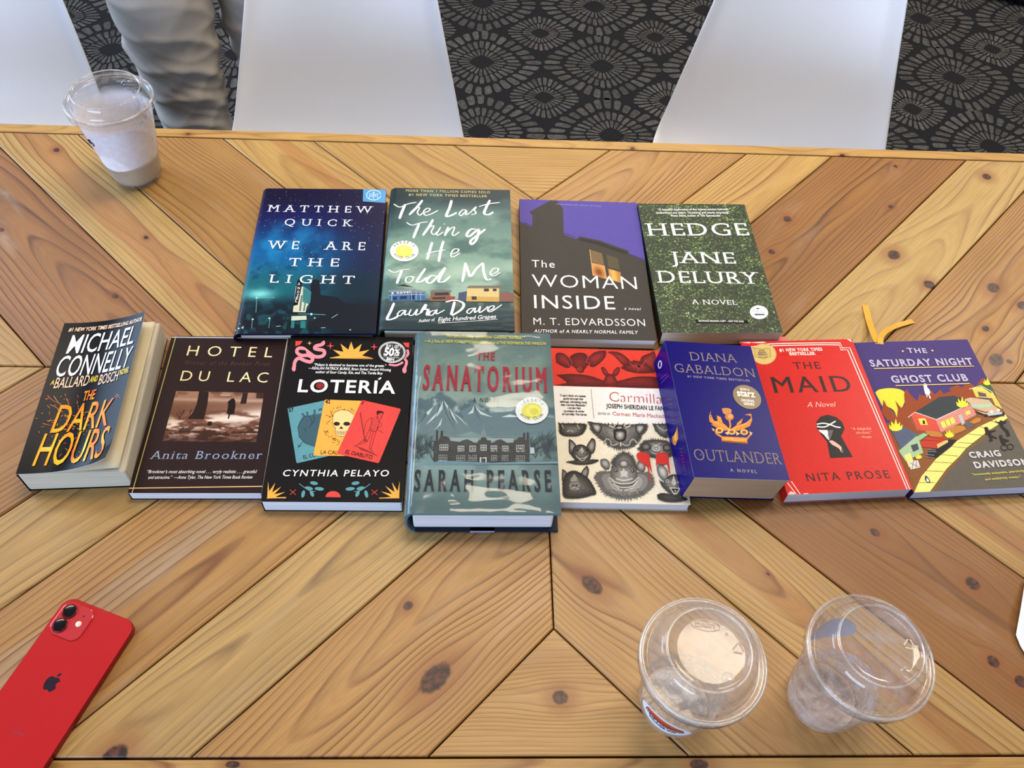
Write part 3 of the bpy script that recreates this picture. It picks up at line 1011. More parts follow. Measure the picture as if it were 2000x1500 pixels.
    def grid(s, fn, nu=120, nv=180, u0=0, u1=1, v0=0, v1=1):
        """printed picture: fn(U, V) arrays in 0..1 of the cover -> sRGB 0..255"""
        U, V = np.meshgrid(np.linspace(u0, u1, nu + 1), np.linspace(v0, v1, nv + 1))
        C_ = lin(np.clip(fn(U, V), 0, 255)).reshape(-1, 3)
        vs = [s.surf(u * s.W, v * s.H, s.z) for u, v in zip(U.ravel(), V.ravel())]
        fs = [(j * (nu + 1) + i, j * (nu + 1) + i + 1, (j + 1) * (nu + 1) + i + 1, (j + 1) * (nu + 1) + i) for j in range(nv) for i in range(nu)]
        s.ink.add(vs, fs, C_, 1); s.z += .000006

    def quad(s, pts, fn, nu=80, nv=50):
        """printed picture inside a four cornered field (tl, tr, br, bl); fn(a, b) a right, b down"""
        Hq = s.solve([(0, 0), (1, 0), (1, 1), (0, 1)], [tuple(s.uv(p)) for p in pts])
        A, B = np.meshgrid(np.linspace(0, 1, nu + 1), np.linspace(0, 1, nv + 1))
        C_ = lin(np.clip(fn(A, B), 0, 255)).reshape(-1, 3)
        Q = (Hq @ np.stack([A.ravel(), B.ravel(), np.ones(A.size)]))
        fs = [((j + 1) * (nu + 1) + i, (j + 1) * (nu + 1) + i + 1, j * (nu + 1) + i + 1, j * (nu + 1) + i) for j in range(nv) for i in range(nu)]
        s.ink.add([s.surf(float(u), float(v), s.z) for u, v in zip(Q[0] / Q[2], Q[1] / Q[2])], fs, C_, 1); s.z += .000006

    # ---- the book itself
    def finish(s, front_mat=None, name='cover'):
        W, H, T = s.W, s.H, s.T
        mb = MB()
        c = .0005 if s.kind == 'paper' else .0028
        fc, sc, bc = lin(s.front), lin(s.spine), lin(s.back)
        nu, nv = (40, 30) if (s.warp or s.kind == 'hard') else (2, 2)
        us = [W * i / nu for i in range(nu + 1)]
        if s.kind == 'hard': us = sorted(set(us + [s.rr * (1 - math.cos(PI / 2 * k / 6)) for k in range(7)]))
        n = len(us) - 1
        vs = [s.surf(u, H * j / nv, 0) for j in range(nv + 1) for u in us]
        lo = [s.surf(u, H * j / nv, -c) for j in range(nv + 1) for u in us]
        fm = 2 if front_mat else 1
        k = n + 1
        mb.add(vs, [(j * k + i, j * k + i + 1, (j + 1) * k + i + 1, (j + 1) * k + i) for j in range(nv) for i in range(n)], fc, fm)
        mb.add(lo, [(j * k + i, (j + 1) * k + i, (j + 1) * k + i + 1, j * k + i + 1) for j in range(nv) for i in range(n)], lin((200, 196, 188)) if s.kind == 'paper' else fc, 1)
        rim = [(j, i) for j in (0,) for i in range(k)] + [(j, k - 1) for j in range(1, nv + 1)] + [(nv, i) for i in range(k - 2, -1, -1)] + [(j, 0) for j in range(nv - 1, 0, -1)]
        L = len(rim)
        ed = lin((226, 224, 220)) if s.kind == 'paper' else fc
        mb.add([vs[j * k + i] for j, i in rim] + [lo[j * k + i] for j, i in rim], [(a, a + L, (a + 1) % L + L, (a + 1) % L) for a in range(L)], ed, 1)
        x0, x1, y0, y1 = -W / 2, W / 2, -H / 2, H / 2
        if s.kind == 'paper':
            mb.box(x0, x0 + c, y0, y1, 0, T - c * .2, sc, 1)
            mb.box(x0 + c, x1, y0, y1, 0, c, bc, 1)
        else:
            r = s.rr
            mb.box(x0 + r, x1, y0, y1, 0, c, bc, 1)
            pr = []                                       # rounded spine, thin shell
            for q in range(13):
                a = PI / 2 + PI * q / 12
                pr.append((x0 + r + r * math.cos(a), T / 2 + (T / 2) * math.sin(a)))
            inn = [(x0 + r + (r - c * .7) * math.cos(PI / 2 + PI * q / 12), T / 2 + (T / 2 - c * .8) * math.sin(PI / 2 + PI * q / 12)) for q in range(13)]
            loop = pr + inn[::-1]
            m_ = len(loop)
            V = [(x, y, z) for y in (y0, y1) for x, z in loop]
            F = [(i, (i + 1) % m_, m_ + (i + 1) % m_, m_ + i) for i in range(m_)]
            F += [(i, 2 * 13 - 1 - i, 2 * 13 - 2 - i, i + 1) for i in range(12)]
            F += [(m_ + i, m_ + i + 1, m_ + 2 * 13 - 2 - i, m_ + 2 * 13 - 1 - i) for i in range(12)]
            mb.add(V, F, sc, 1)
        b = len(mb.v)
        mb.v += s.ink.v; mb.c += s.ink.c; mb.m += s.ink.m
        mb.f += [tuple(i + b for i in f) for f in s.ink.f]
        im = ink_mat('cover_print', s.rough, s.spec, coat=s.coat)
        mats = [im, im] + ([front_mat] if front_mat else [])
        o = mb.build(name, mats, s.root)
        # pages
        pb = MB()
        if s.kind == 'paper': X0, X1, Y0, Y1, Z0, Z1 = x0 + c, x1 - .0008, y0 + .0003, y1 - .0003, c, T - c
        else: X0, X1, Y0, Y1, Z0, Z1 = x0 + s.rr * .8, x1 - .006, y0 + .0035, y1 - .0035, c, T - c
        X1 += s.block[0]; Z1 += s.block[1]
        pb.box(X0, X1, Y0, Y1, Z0, Z1)
        t = NT('page_edges')
        sp = t.n('ShaderNodeSeparateXYZ'); t.lk(t.obj(), sp.inputs[0])
        ln = t.noise(t.comb(t.m('MULTIPLY', sp.outputs[0], 12), t.m('MULTIPLY', sp.outputs[1], 12), t.m('MULTIPLY', sp.outputs[2], 2600)), 1.0, 3)
        p = s.page
        t.lk(t.mix(t.mapr(ln, .3, .7), L4(tuple(x * .86 for x in p)), L4(p)), t.b.inputs['Base Color'])
        t.set(Roughness=.85); t.b.inputs['Specular IOR Level'].default_value = .2
        t.bump(ln, .25, .0006)
        bo = pb.build('page_block', t.mat, s.root)
        bevel(bo, .0012 if T < .025 else .002, 2)
        return o

    def sticker(s, name, draw, label=None, rough=.3):
        """a part of its own stuck on the cover: whatever draw() prints goes into its mesh"""
        keep, s.ink = s.ink, MB()
        s.z += .00006
        draw()
        m = ink_mat('sticker_print', rough, .5)
        o = s.ink.build(name, [m, m], s.root)
        if label: o['label'] = label
        s.ink = keep
        return o


VA = (420, 350, 3.3333); VB = (980, 370, 3.4483); VD = (0, 600, 3.5714); VE = (500, 630, 3.8469)
VF = (760, 630, 3.4889); VG = (1060, 650, 4.0531); VC = (1260, 580, 3.5714); VH = (1640, 580, 3.5722)


# ================================================================== back row
# --- blue night sky hardcover
def book_light():
    b = Book('hardcover_book', 'dark blue night sky hardcover with white serif lettering, leftmost of the back row', VA, (303, 58), (1117, 68), (1045, 1003), (112, 1008), .024,
             (22, 20, 52), (16, 16, 40), (20, 20, 46), 'hard', rough=.28, spec=.18)
    W_ = (236, 240, 250)

    def sky(U, V):
        c = mixc((14, 20, 34), (22, 96, 110), sst(V, .06, .30))
        c = mixc(c, (14, 92, 150), sst(V, .30, .52))
        c = mixc(c, (20, 26, 82), sst(V, .52, .80))
        c = mixc(c, (20, 16, 50), sst(V, .78, .95))
        n = fbm(U * 5 + 3, V * 6, 5)
        d = sst(U, .35, .95)
        c = mixc(c, (26, 22, 56), d * .85 * sst(V, .15, .45))
        c = mixc(c, (20, 34, 48), sst(U, .45, .8) * (1 - sst(V, .3, .45)) * .8)
        c = mixc(c, (30, 140, 200), .55 * sst(n, .5, .72) * (1 - d) * sst(V, .35, .5) * (1 - sst(V, .62, .85)))
        c = mixc(c, (10, 40, 70), .5 * sst(fbm(U * 9, V * 14 + 4, 4), .5, .7) * (1 - sst(V, .5, .7)))
        g = np.exp(-(((U - .14) / .10) ** 2 + ((V - .245) / .035) ** 2))
        c = mixc(c, (130, 225, 220), g * .9)
        c = mixc(c, (14, 26, 36), sst(fbm(U * 14, V * 18, 4), .42, .55) * (1 - sst(V, .15, .24)) * .9)
        t_ = sst(fbm(U * 22, V * 30 + 9, 4), .50, .62) * (1 - sst(V, .12, .22)) * (1 - sst(U, .55, .75))
        c = mixc(c, (26, 100, 104), t_ * .55)
        return c
    b.grid(sky, 110, 170)
    r = random.Random(4)
    st = []
    for k in range(150):
        u, v = r.random(), .35 + .64 * r.random() ** .8
        x = 300 - 190 * (1 - v) + u * (815 + 115 * (1 - v)); y = 62 + 940 * (1 - v)
        d = r.choice((1.2, 1.5, 2.0, 2.8))
        st.append([(x - d, y), (x, y - d * .8), (x + d, y), (x, y + d * .8)])
    b.polys(st, (170, 190, 230))
    # theatre street
    dk = (14, 22, 32)
    b.poly([(1060, 870), (1062, 820), (840, 805), (800, 770), (690, 755), (680, 690), (655, 655), (625, 690), (620, 860), (600, 960), (1045, 985)], (24, 28, 38))
    b.poly([(118, 985), (135, 850), (200, 830), (300, 800), (430, 850), (450, 830), (475, 830), (480, 870), (470, 985)], (16, 30, 40))
    b.poly([(528, 700), (570, 700), (628, 735), (622, 800), (600, 830), (590, 868), (508, 866)], (206, 204, 178))
    b.poly([(575, 705), (628, 735), (622, 800), (612, 815), (570, 800)], (54, 120, 126))
    b.polys([[(560, 760), (572, 757), (560, 860), (548, 860)], [(585, 790), (595, 790), (585, 860), (574, 860)]], (90, 120, 116))
    b.poly([(538, 660), (565, 655), (566, 700), (540, 820), (512, 826)], (12, 14, 22))
    b.ell((552, 664), 14, 13, (12, 16, 26)); b.ell((655, 680), 30, 26, (24, 28, 40))
    b.poly([(486, 880), (640, 876), (690, 890), (640, 925), (490, 930)], (20, 44, 52))
    b.poly([(500, 893), (596, 890), (598, 916), (498, 922)], (196, 206, 184))
    b.polys([[(500, 925), (520, 925), (516, 970), (494, 970)], [(560, 925), (590, 922), (590, 970), (556, 970)]], (40, 120, 122))
    for p, d in (((628, 880), 12), ((247, 914), 9), ((356, 908), 9), ((650, 905), 7), ((272, 775), 9), ((155, 972), 8), ((180, 970), 8), ((132, 975), 7), ((880, 980), 6)):
        b.poly([(p[0] + (d if k % 2 == 0 else d * .45) * math.cos(k * PI / 8), p[1] + (d if k % 2 == 0 else d * .45) * math.sin(k * PI / 8) * .8) for k in range(16)], (214, 250, 242))
    b.strokes([[(160, 780), (272, 775), (390, 772)], [(272, 775), (268, 870)], [(540, 878), (628, 880), (720, 884)], [(360, 908), (352, 970)], [(245, 914), (240, 970)]], 2.5, (110, 190, 186), 1)
    b.strokes([[(690, 968), (720, 966)], [(400, 960), (430, 958)], [(160, 940), (190, 965)], [(760, 905), (800, 880)]], 3, (160, 200, 196), 1)
    # lettering
    kw = dict(serif=True, smear=.012, slab=.16, th=.04, bold=-.012)
    b.text('MATTHEW', (338, 212), (1028, 223), 44, W_, space=1.75, **kw)
    b.text('QUICK', (450, 303), (898, 310), 44, W_, space=1.85, **kw)
    b.text('WE  ARE', (335, 456), (976, 466), 54, W_, space=1.75, **kw)
    b.text('THE', (478, 569), (806, 572), 54, W_, space=1.75, **kw)
    b.text('LIGHT', (345, 677), (905, 685), 54, W_, space=1.75, **kw)
    for ch, x, y in zip('ANOVEL', (546, 545, 541, 538, 534, 530), (693, 720, 745, 767, 785, 803)):
        b.text(ch, (x - 7, y), (x + 8, y), 17, (214, 226, 232), bold=.02)

    def st_():
        b.poly([(967, 62), (1116, 71), (1111, 158), (964, 147)], (74, 150, 204))
        c = (206, 234, 250)
        b.ring((1035, 106), 46, 32, 4.5, c, 40, .15, 2 * PI - .12)
        b.strokes([[(1006, 124), (1010, 96), (1035, 106), (1062, 97), (1059, 125)], [(1035, 106), (1033, 132)]], 4, c, 1)
        b.text('B', (1030, 98), (1041, 98), 13, c, bold=.02)
        b.text('O', (1014, 118), (1028, 118), 11, c, bold=.02); b.text('T', (1040, 118), (1054, 118), 11, c, bold=.02)
    b.finish()
    b.sticker('corner_label', st_, 'light blue square book club label')


book_light()


# --- houseboat hardcover
def book_last():
    b = Book('hardcover_book', 'grey-green cloudy hardcover with white brush lettering and houseboats', VA, (1134, 56), (1928, 70), (1943, 985), (1058, 978), .027,
             (44, 62, 62), (60, 66, 52), (40, 50, 50), 'hard', rough=.3)

    def pic(U, V):
        c = mixc((44, 58, 62), (64, 84, 86), sst(V, .0, .20))
        s_ = mixc((150, 178, 160), (120, 152, 138), sst(V, .30, .55))
        s_ = mixc(s_, (98, 128, 122), sst(V, .55, .75))
        s_ = mixc(s_, (46, 62, 66), sst(V, .78, .93))
        n = fbm(U * 3 + 1, V * 7 + 2, 5)
        s_ = mixc(s_, (70, 98, 96), .8 * sst(n, .46, .68))
        n2 = fbm(U * 2.2 + 7, V * 5 + 1, 5)
        s_ = mixc(s_, (184, 200, 168), .95 * sst(n2, .44, .66) * np.exp(-((V - .72) / .09) ** 2) * sst(U, .3, .7))
        s_ = mixc(s_, (184, 206, 182), .7 * np.exp(-((V - .42) / .1) ** 2) * sst(n2, .4, .7))
        s_ = mixc(s_, (36, 52, 56), .75 * (1 - sst(U, 0, .35)) * sst(V, .6, .85))
        w_ = sst(V, .185, .205)
        c = mixc(c, (150, 140, 104), .5 * sst(fbm(U * 16, V * 4, 3), .5, .75) * np.exp(-((V - .17) / .03) ** 2))
        c = mixc(c, (96, 112, 110), .35 * sst(fbm(U * 5, V * 60, 3), .5, .7))
        return c * (1 - w_[..., None]) + s_ * w_[..., None]
    b.grid(pic, 110, 160)
    # shore and houses
    b.poly([(1082, 790), (1090, 700), (1130, 688), (1180, 700), (1230, 690), (1300, 712), (1310, 795)], (52, 58, 40))
    b.poly([(1075, 800), (1085, 735), (1130, 700), (1150, 790)], (96, 104, 56))
    b.poly([(1135, 800), (1135, 735), (1300, 722), (1368, 738), (1366, 795)], (66, 102, 150))
    b.poly([(1130, 730), (1290, 720), (1375, 736), (1372, 746), (1132, 742)], (126, 136, 140))
    b.polys([[(1160, 772), (1185, 770), (1185, 792), (1160, 794)], [(1205, 768), (1250, 766), (1250, 785), (1205, 788)], [(1270, 762), (1300, 760), (1300, 788), (1270, 790)]], (36, 52, 78))
    b.strokes([[(1135, 762), (1300, 756), (1368, 758)], [(1310, 735), (1310, 792)], [(1340, 738), (1340, 792)], [(1152, 740), (1152, 798)], [(1280, 735), (1280, 792)]], 3, (178, 190, 196), 1)
    b.poly([(1396, 798), (1404, 740), (1410, 728), (1530, 728), (1532, 798)], (128, 96, 84))
    b.polys([[(1430, 745), (1520, 743), (1520, 760), (1430, 763)], [(1415, 775), (1500, 772), (1500, 785), (1415, 788)]], (60, 52, 52))
    b.poly([(1400, 735), (1470, 722), (1540, 732), (1540, 740), (1402, 744)], (110, 116, 112))
    b.poly([(1508, 795), (1510, 770), (1560, 768), (1560, 795)], (150, 70, 62))
    b.poly([(1580, 798), (1584, 745), (1640, 735), (1640, 798)], (74, 84, 110))
    b.poly([(1633, 806), (1640, 712), (1846, 706), (1846, 806)], (212, 188, 128))
    b.poly([(1634, 716), (1650, 700), (1860, 698), (1880, 712), (1846, 716)], (116, 110, 96))
    b.poly([(1640, 768), (1846, 772), (1846, 806), (1634, 806)], (196, 160, 92))
    b.polys([[(1748, 718), (1780, 718), (1780, 736), (1748, 736)], [(1805, 718), (1830, 718), (1830, 735), (1805, 735)], [(1668, 768), (1700, 768), (1700, 790), (1668, 790)]], (60, 62, 64))
    b.poly([(1848, 800), (1850, 745), (1900, 735), (1935, 750), (1938, 800)], (132, 92, 84))
    b.strokes([[(1040, 806), (1300, 800), (1600, 802), (1935, 806)]], 5, (40, 48, 46), 1)
    W_ = (236, 238, 240)
    S1 = [[(1160, 165), (1200, 186), (1250, 166), (1310, 154)], [(1236, 168), (1216, 215), (1198, 264)], [(1350, 140), (1310, 190), (1262, 238)], [(1268, 225), (1308, 190), (1330, 190), (1316, 222), (1332, 240), (1350, 226)],
          [(1350, 226), (1385, 215), (1400, 200), (1380, 194), (1357, 216), (1368, 240), (1405, 232), (1452, 208)],
          [(1542, 140), (1528, 190), (1506, 246), (1540, 240), (1575, 222)], [(1640, 206), (1615, 204), (1592, 228), (1606, 242), (1640, 208), (1634, 236), (1662, 224)],
          [(1662, 224), (1702, 184), (1692, 206), (1702, 226), (1670, 236)], [(1795, 138), (1768, 190), (1756, 226), (1782, 236), (1816, 218)], [(1722, 182), (1785, 164), (1860, 154)],
          [(1245, 288), (1282, 306), (1340, 290), (1385, 284)], [(1328, 298), (1306, 350), (1290, 392)], [(1420, 268), (1390, 320), (1352, 374)], [(1362, 356), (1405, 314), (1424, 314), (1408, 350), (1424, 368), (1446, 350)],
          [(1470, 318), (1444, 362), (1452, 372), (1488, 350)], [(1490, 296), (1496, 300)], [(1520, 318), (1496, 376)], [(1502, 362), (1540, 324), (1560, 322), (1546, 362), (1556, 374), (1592, 350)],
          [(1700, 332), (1666, 334), (1640, 366), (1656, 380), (1718, 334), (1702, 400), (1672, 432), (1666, 408), (1708, 374), (1762, 332)],
          [(1414, 418), (1398, 470), (1380, 532)], [(1488, 410), (1470, 470), (1456, 546)], [(1374, 494), (1430, 480), (1500, 468)], [(1536, 496), (1576, 484), (1586, 464), (1556, 464), (1536, 494), (1546, 516), (1596, 488)],
          [(1130, 598), (1166, 616), (1216, 600), (1268, 594)], [(1218, 604), (1200, 645), (1184, 688)], [(1274, 640), (1246, 650), (1244, 676), (1270, 680), (1292, 655), (1274, 640), (1304, 648)],
          [(1370, 590), (1334, 640), (1314, 676), (1344, 674), (1380, 648)], [(1442, 640), (1406, 638), (1378, 668), (1402, 684), (1452, 640), (1500, 582), (1468, 640), (1456, 674), (1490, 674), (1532, 638)],
          [(1630, 552), (1622, 610), (1608, 676)], [(1632, 560), (1650, 615), (1664, 640), (1702, 590), (1744, 552)], [(1744, 552), (1748, 610), (1766, 660), (1798, 656)], [(1788, 632), (1834, 612), (1842, 590), (1812, 590), (1790, 620), (1810, 638), (1856, 614)],
          [(1168, 812), (1146, 865), (1124, 916), (1165, 912), (1198, 892)], [(1234, 858), (1206, 864), (1190, 886), (1210, 892), (1242, 858), (1236, 888), (1262, 880)], [(1278, 852), (1264, 886), (1290, 888), (1318, 852), (1308, 888), (1338, 876)],
          [(1338, 876), (1372, 822), (1366, 850), (1388, 856), (1380, 886), (1402, 888)], [(1434, 858), (1404, 866), (1394, 886), (1416, 888), (1444, 854), (1440, 882), (1494, 856)],
          [(1558, 802), (1546, 850), (1534, 888)], [(1500, 806), (1560, 794), (1614, 814), (1602, 852), (1540, 892)], [(1684, 844), (1652, 850), (1636, 870), (1656, 876), (1690, 842), (1686, 872), (1710, 858)], [(1710, 858), (1724, 834), (1716, 872), (1744, 858), (1774, 832)],
          [(1768, 860), (1802, 850), (1812, 830), (1786, 834), (1770, 856), (1792, 866), (1862, 822)]]
    b.strokes(S1, 0, W_, 6, (19, 7))
    ye = (206, 190, 128)
    b.text('MORE THAN 1 MILLION COPIES SOLD', (1240, 84), (1796, 95), 15, ye, bold=.012, space=1.25)
    b.text('#1 NEW YORK TIMES BESTSELLER', (1258, 111), (1776, 121), 15, ye, bold=.012, space=1.2)
    b.text('a novel', (1152, 756), (1272, 750), 19, W_, bold=.012, space=1.25)
    b.text('Author of', (1325, 936), (1434, 926), 20, W_, shear=.3, bold=.01)
    b.text('Eight Hundred Grapes', (1450, 930), (1826, 908), 25, W_, shear=.3, bold=.015)
    b.stroke([(1450, 940), (1640, 929), (1832, 914)], 3, W_, 3)

    def st_():
        b.ell((1232, 477), 93, 68, (238, 236, 234)); b.ell((1231, 478), 55, 42, (226, 220, 84)); b.ell((1238, 472), 40, 32, (238, 234, 120)); b.ell((1246, 480), 30, 22, (230, 224, 96))
        b.arc("REESE'S", (1232, 480), 72, 53, 220, 320, 17, (60, 60, 66))
        b.arc('BOOK CLUB', (1232, 476), 74, 54, 150, 30, 17, (60, 60, 66), top=False)
    b.finish()
    b.sticker('round_seal', st_, 'round white seal with yellow centre')


book_last()


# --- dark house under a purple sky
def book_woman():
    b = Book('paperback_book', 'dark grey paperback with lit windows under a purple sky', VB, (122, 70), (918, 86), (1034, 1019), (131, 1000), .016,
             (66, 62, 58), (40, 36, 38), (60, 56, 54), rough=.42, page=(226, 220, 222))
    b.poly([(122, 70), (918, 86), (970, 500), (127, 500)], (90, 78, 158))
    b.poly([(124, 228), (206, 256), (210, 180), (188, 156), (332, 76), (378, 79), (416, 132), (418, 306), (500, 338), (528, 318), (660, 344), (860, 414), (850, 434), (964, 478), (1034, 1019), (131, 1000)], (68, 64, 60))
    b.strokes([[(124, 224), (206, 250)], [(420, 296), (500, 328)], [(850, 432), (964, 474)]], 3.5, (44, 38, 60), 1)
    b.polys([[(160, 232), (170, 230), (170, 240), (160, 240)]], (44, 38, 60))
    b.poly([(528, 330), (650, 352), (850, 424), (846, 440), (640, 372), (520, 345)], (52, 48, 46))
    b.poly([(592, 407), (674, 432), (690, 516), (600, 493)], (122, 102, 70)); b.poly([(705, 440), (782, 465), (794, 546), (716, 522)], (92, 82, 64))
    b.quad([(600, 498), (690, 518), (704, 606), (612, 582)], lambda A, B: mixc((224, 158, 88), (96, 48, 34), np.exp(-(((A - .5) / .35) ** 2 + ((B - .6) / .4) ** 2)) * .8), 16, 16)
    b.quad([(715, 535), (798, 558), (809, 634), (722, 606)], lambda A, B: mixc((176, 122, 62), (236, 176, 92), np.exp(-((A - .4) / .3) ** 2)), 16, 16)
    b.strokes([[(600, 498), (690, 518), (704, 606)], [(592, 407), (612, 582)]], 4, (214, 168, 110), 1)
    W_ = (240, 240, 238)
    b.text('The', (202, 528), (356, 531), 48, W_, bold=.0, space=1.2)
    b.text('WOMAN', (202, 660), (910, 673), 84, W_, bold=-.008, space=1.08)
    b.text('INSIDE', (216, 803), (760, 809), 88, W_, bold=.0, space=1.12)
    b.text('a novel', (820, 810), (932, 815), 18, W_, shear=.25, space=1.2)
    b.text('M. T. EDVARDSSON', (210, 913), (960, 920), 46, W_, bold=-.004, space=1.1)
    b.text('AUTHOR of A NEARLY NORMAL FAMILY', (212, 965), (912, 973), 21, W_, shear=.2, space=1.14, bold=.01)
    b.text('ADVANCE READING COPY - JUNE 2023 - NOT FOR SALE', (368, 104), (678, 117), 7, (170, 160, 200))
    b.finish()


book_woman()


# --- hedge paperback
def book_hedge():
    b = Book('paperback_book', 'green leaf-covered paperback, rightmost of the back row', VB, (937, 100), (1646, 96), (1875, 953), (1058, 980), .022,
             (70, 100, 50), (20, 30, 18), (60, 84, 44), rough=.45, page=(216, 204, 190))
    t = NT('hedge_leaves')
    o = t.obj()
    vo = t.n('ShaderNodeTexVoronoi'); vo.inputs['Scale'].default_value = 400; t.lk(o, vo.inputs['Vector'])
    sp = t.n('ShaderNodeSeparateColor'); t.lk(vo.outputs['Color'], sp.inputs[0])
    rp = t.n('ShaderNodeValToRGB'); e = rp.color_ramp
    e.elements[0].position = 0; e.elements[0].color = L4((20, 32, 14)); e.elements[1].position = 1; e.elements[1].color = L4((176, 190, 124))
    for p, c in ((.3, (40, 66, 28)), (.55, (70, 108, 50)), (.72, (104, 120, 58)), (.86, (114, 156, 82))):
        k = e.elements.new(p); k.color = L4(c)
    t.lk(t.m('ADD', t.m('MULTIPLY', sp.outputs[0], .8), t.mapr(t.noise(o, 60, 3), .3, .7, -.1, .3)), rp.inputs[0])
    c = t.mix(t.mapr(vo.outputs['Distance'], .22, .62, 0, .92), rp.outputs[0], L4((16, 26, 12)))
    t.lk(c, t.b.inputs['Base Color']); t.set(Roughness=.5)
    W_ = (242, 243, 240)
    b.text('\u201cA beautiful exploration of the intense tension between', (1072, 145), (1540, 135), 13, W_, bold=.015)
    b.text('motherhood and desire. Tantalizing and utterly surprising.\u201d', (1058, 166), (1550, 157), 13, W_, bold=.015)
    b.text('Fiona Davis, author of The Spectacular', (1160, 184), (1488, 178), 13, W_, bold=.015)
    kw = dict(serif=True, smear=.016, slab=.14, th=.035, bold=-.014, space=1.12)
    b.text('HEDGE', (990, 316), (1674, 301), 84, W_, **kw)
    b.text('JANE', (1146, 497), (1580, 492), 78, W_, **kw)
    b.text('DELURY', (1044, 633), (1738, 625), 82, W_, **kw)
    b.text('A NOVEL', (1268, 774), (1578, 771), 33, W_, **kw)
    b.poly([(1290, 880), (1640, 873), (1646, 897), (1296, 904)], (22, 22, 20))
    b.text('ADVANCE READING COPY \u2013 NOT FOR SALE', (1310, 894), (1616, 888), 12, W_, bold=.02)

    def st_():
        b.ell((1719, 817), 61, 47, (238, 238, 240))
        b.strokes([[(1672, 815), (1690, 800), (1688, 822), (1710, 802), (1708, 822), (1735, 806), (1742, 820), (1768, 812)]], 2.2, (150, 156, 176), 4)
        b.poly([(1690, 829), (1754, 828), (1755, 836), (1691, 838)], (40, 36, 40)); b.poly([(1702, 789), (1722, 788), (1722, 795), (1702, 796)], (40, 36, 40))
    b.finish(t.mat)
    b.sticker('round_seal', st_, 'small round white seal')


book_hedge()


# ================================================================== front row
# --- thick crime paperback with the lifted cover
def book_dark():
    def curl(u, v):
        k = max(0, u - .12) / .88
        lift = .018 * (1 - v) ** 1.0 + .017 * v
        if v < .16: lift += .006 * ((.16 - v) / .16) ** 2 * k
        return (-.010 * k ** 2, lift * k ** 1.9)
    b = Book('paperback_book', 'thick black paperback with gold lettering and its cover curling open, leftmost of all', VD, (482, 124), (1120, 84), (862, 1135), (66, 1170), .032,
             (16, 15, 18), (28, 26, 30), (20, 18, 20), rough=.22, page=(208, 199, 178), warp=curl, block=(.001, -.0015), spec=.07)
    b.hom([b.px(p) for p in ((482, 124), (1108, 60), (742, 1092), (68, 1170))])
    W_ = (238, 238, 242)
    r = random.Random(8)
    gold = lambda u, v: (lambda n: (232 + 18 * n, 96 + 124 * n, 24 + 90 * max(0, n - .6) * 2))(float(fbm(np.array([u * 9 + 3.3]), np.array([v * 12]), 3)[0] * 1.6 - .3))
    fire = []
    for k in range(110):
        a = r.random() * 2 * PI; d = 30 + 230 * r.random() ** 1.4
        x = 400 + d * math.cos(a) * .9 + 60; y = 800 + d * math.sin(a)
        if not (185 < x < 780 and 620 < y < 1080): continue
        l = 6 + 14 * r.random(); an = r.random() * PI
        w_ = 1.2 + 1.6 * r.random()
        fire.append([(x - l * math.cos(an), y - l * math.sin(an)), (x - w_ * math.sin(an), y + w_ * math.cos(an)), (x + l * math.cos(an), y + l * math.sin(an)), (x + w_ * math.sin(an), y - w_ * math.cos(an))])
    b.polys(fire, lambda u, v: (200, 120 + 60 * math.sin(u * 900), 50))
    b.strokes([[(320, 640), (350, 670), (400, 690)], [(360, 640), (390, 690), (420, 700)], [(300, 810), (340, 805), (370, 790)], [(440, 650), (455, 690), (450, 710)], [(270, 830), (320, 840)], [(330, 700), (372, 720), (390, 740)], [(830, 640), (865, 670)], [(820, 650), (842, 672)]], (5, 1.5), (206, 120, 62), 4)
    kw = dict(bold=.004, shear=.10)
    b.text('#1 NEW YORK TIMES BESTSELLING AUTHOR', (502, 184), (1070, 130), 26, (246, 208, 176), bold=.02, shear=.14)
    b.text('MICHAEL', (468, 342), (982, 287), 126, W_, **kw)
    b.text('CONNELLY', (376, 506), (940, 452), 138, W_, **kw)
    b.text('A', (344, 566), (368, 563), 30, (220, 190, 60), bold=.03, shear=.1)
    b.text('BALLARD', (362, 588), (600, 560), 70, (240, 200, 170), **kw)
    b.text('AND', (612, 540), (672, 533), 38, (216, 186, 50), bold=.03, shear=.1)
    b.text('BOSCH', (676, 560), (838, 538), 66, (240, 200, 170), **kw)
    b.text('NOVEL', (855, 507), (940, 496), 36, (216, 186, 50), bold=.03, shear=.1)
    b.text('THE', (552, 668), (644, 656), 62, gold, bold=.02, shear=.1)
    b.text('DARK', (310, 888), (738, 848), 178, gold, **kw)
    b.text('HOURS', (176, 1110), (692, 1066), 204, gold, **kw)
    b.finish()
    # first page of the block, a little lifted under the curling cover
    mb = MB()
    W, H = b.W, b.H
    def pg(a, c):
        k = max(0, a - .2) / .8
        return (-W / 2 + .002 + (W - .006) * a, -H / 2 + .001 + (H - .002) * c, b.T - .0012 + (.004 * (1 - c) + .0015) * k ** 1.6)
    mb.grid(pg, 24, 20)
    o = mb.build('first_page', simple('page_paper', (206, 192, 160), .85, spec=.2), b.root, True)
    m = o.modifiers.new('sheet', 'SOLIDIFY'); m.thickness = .0002
    return b


book_dark()


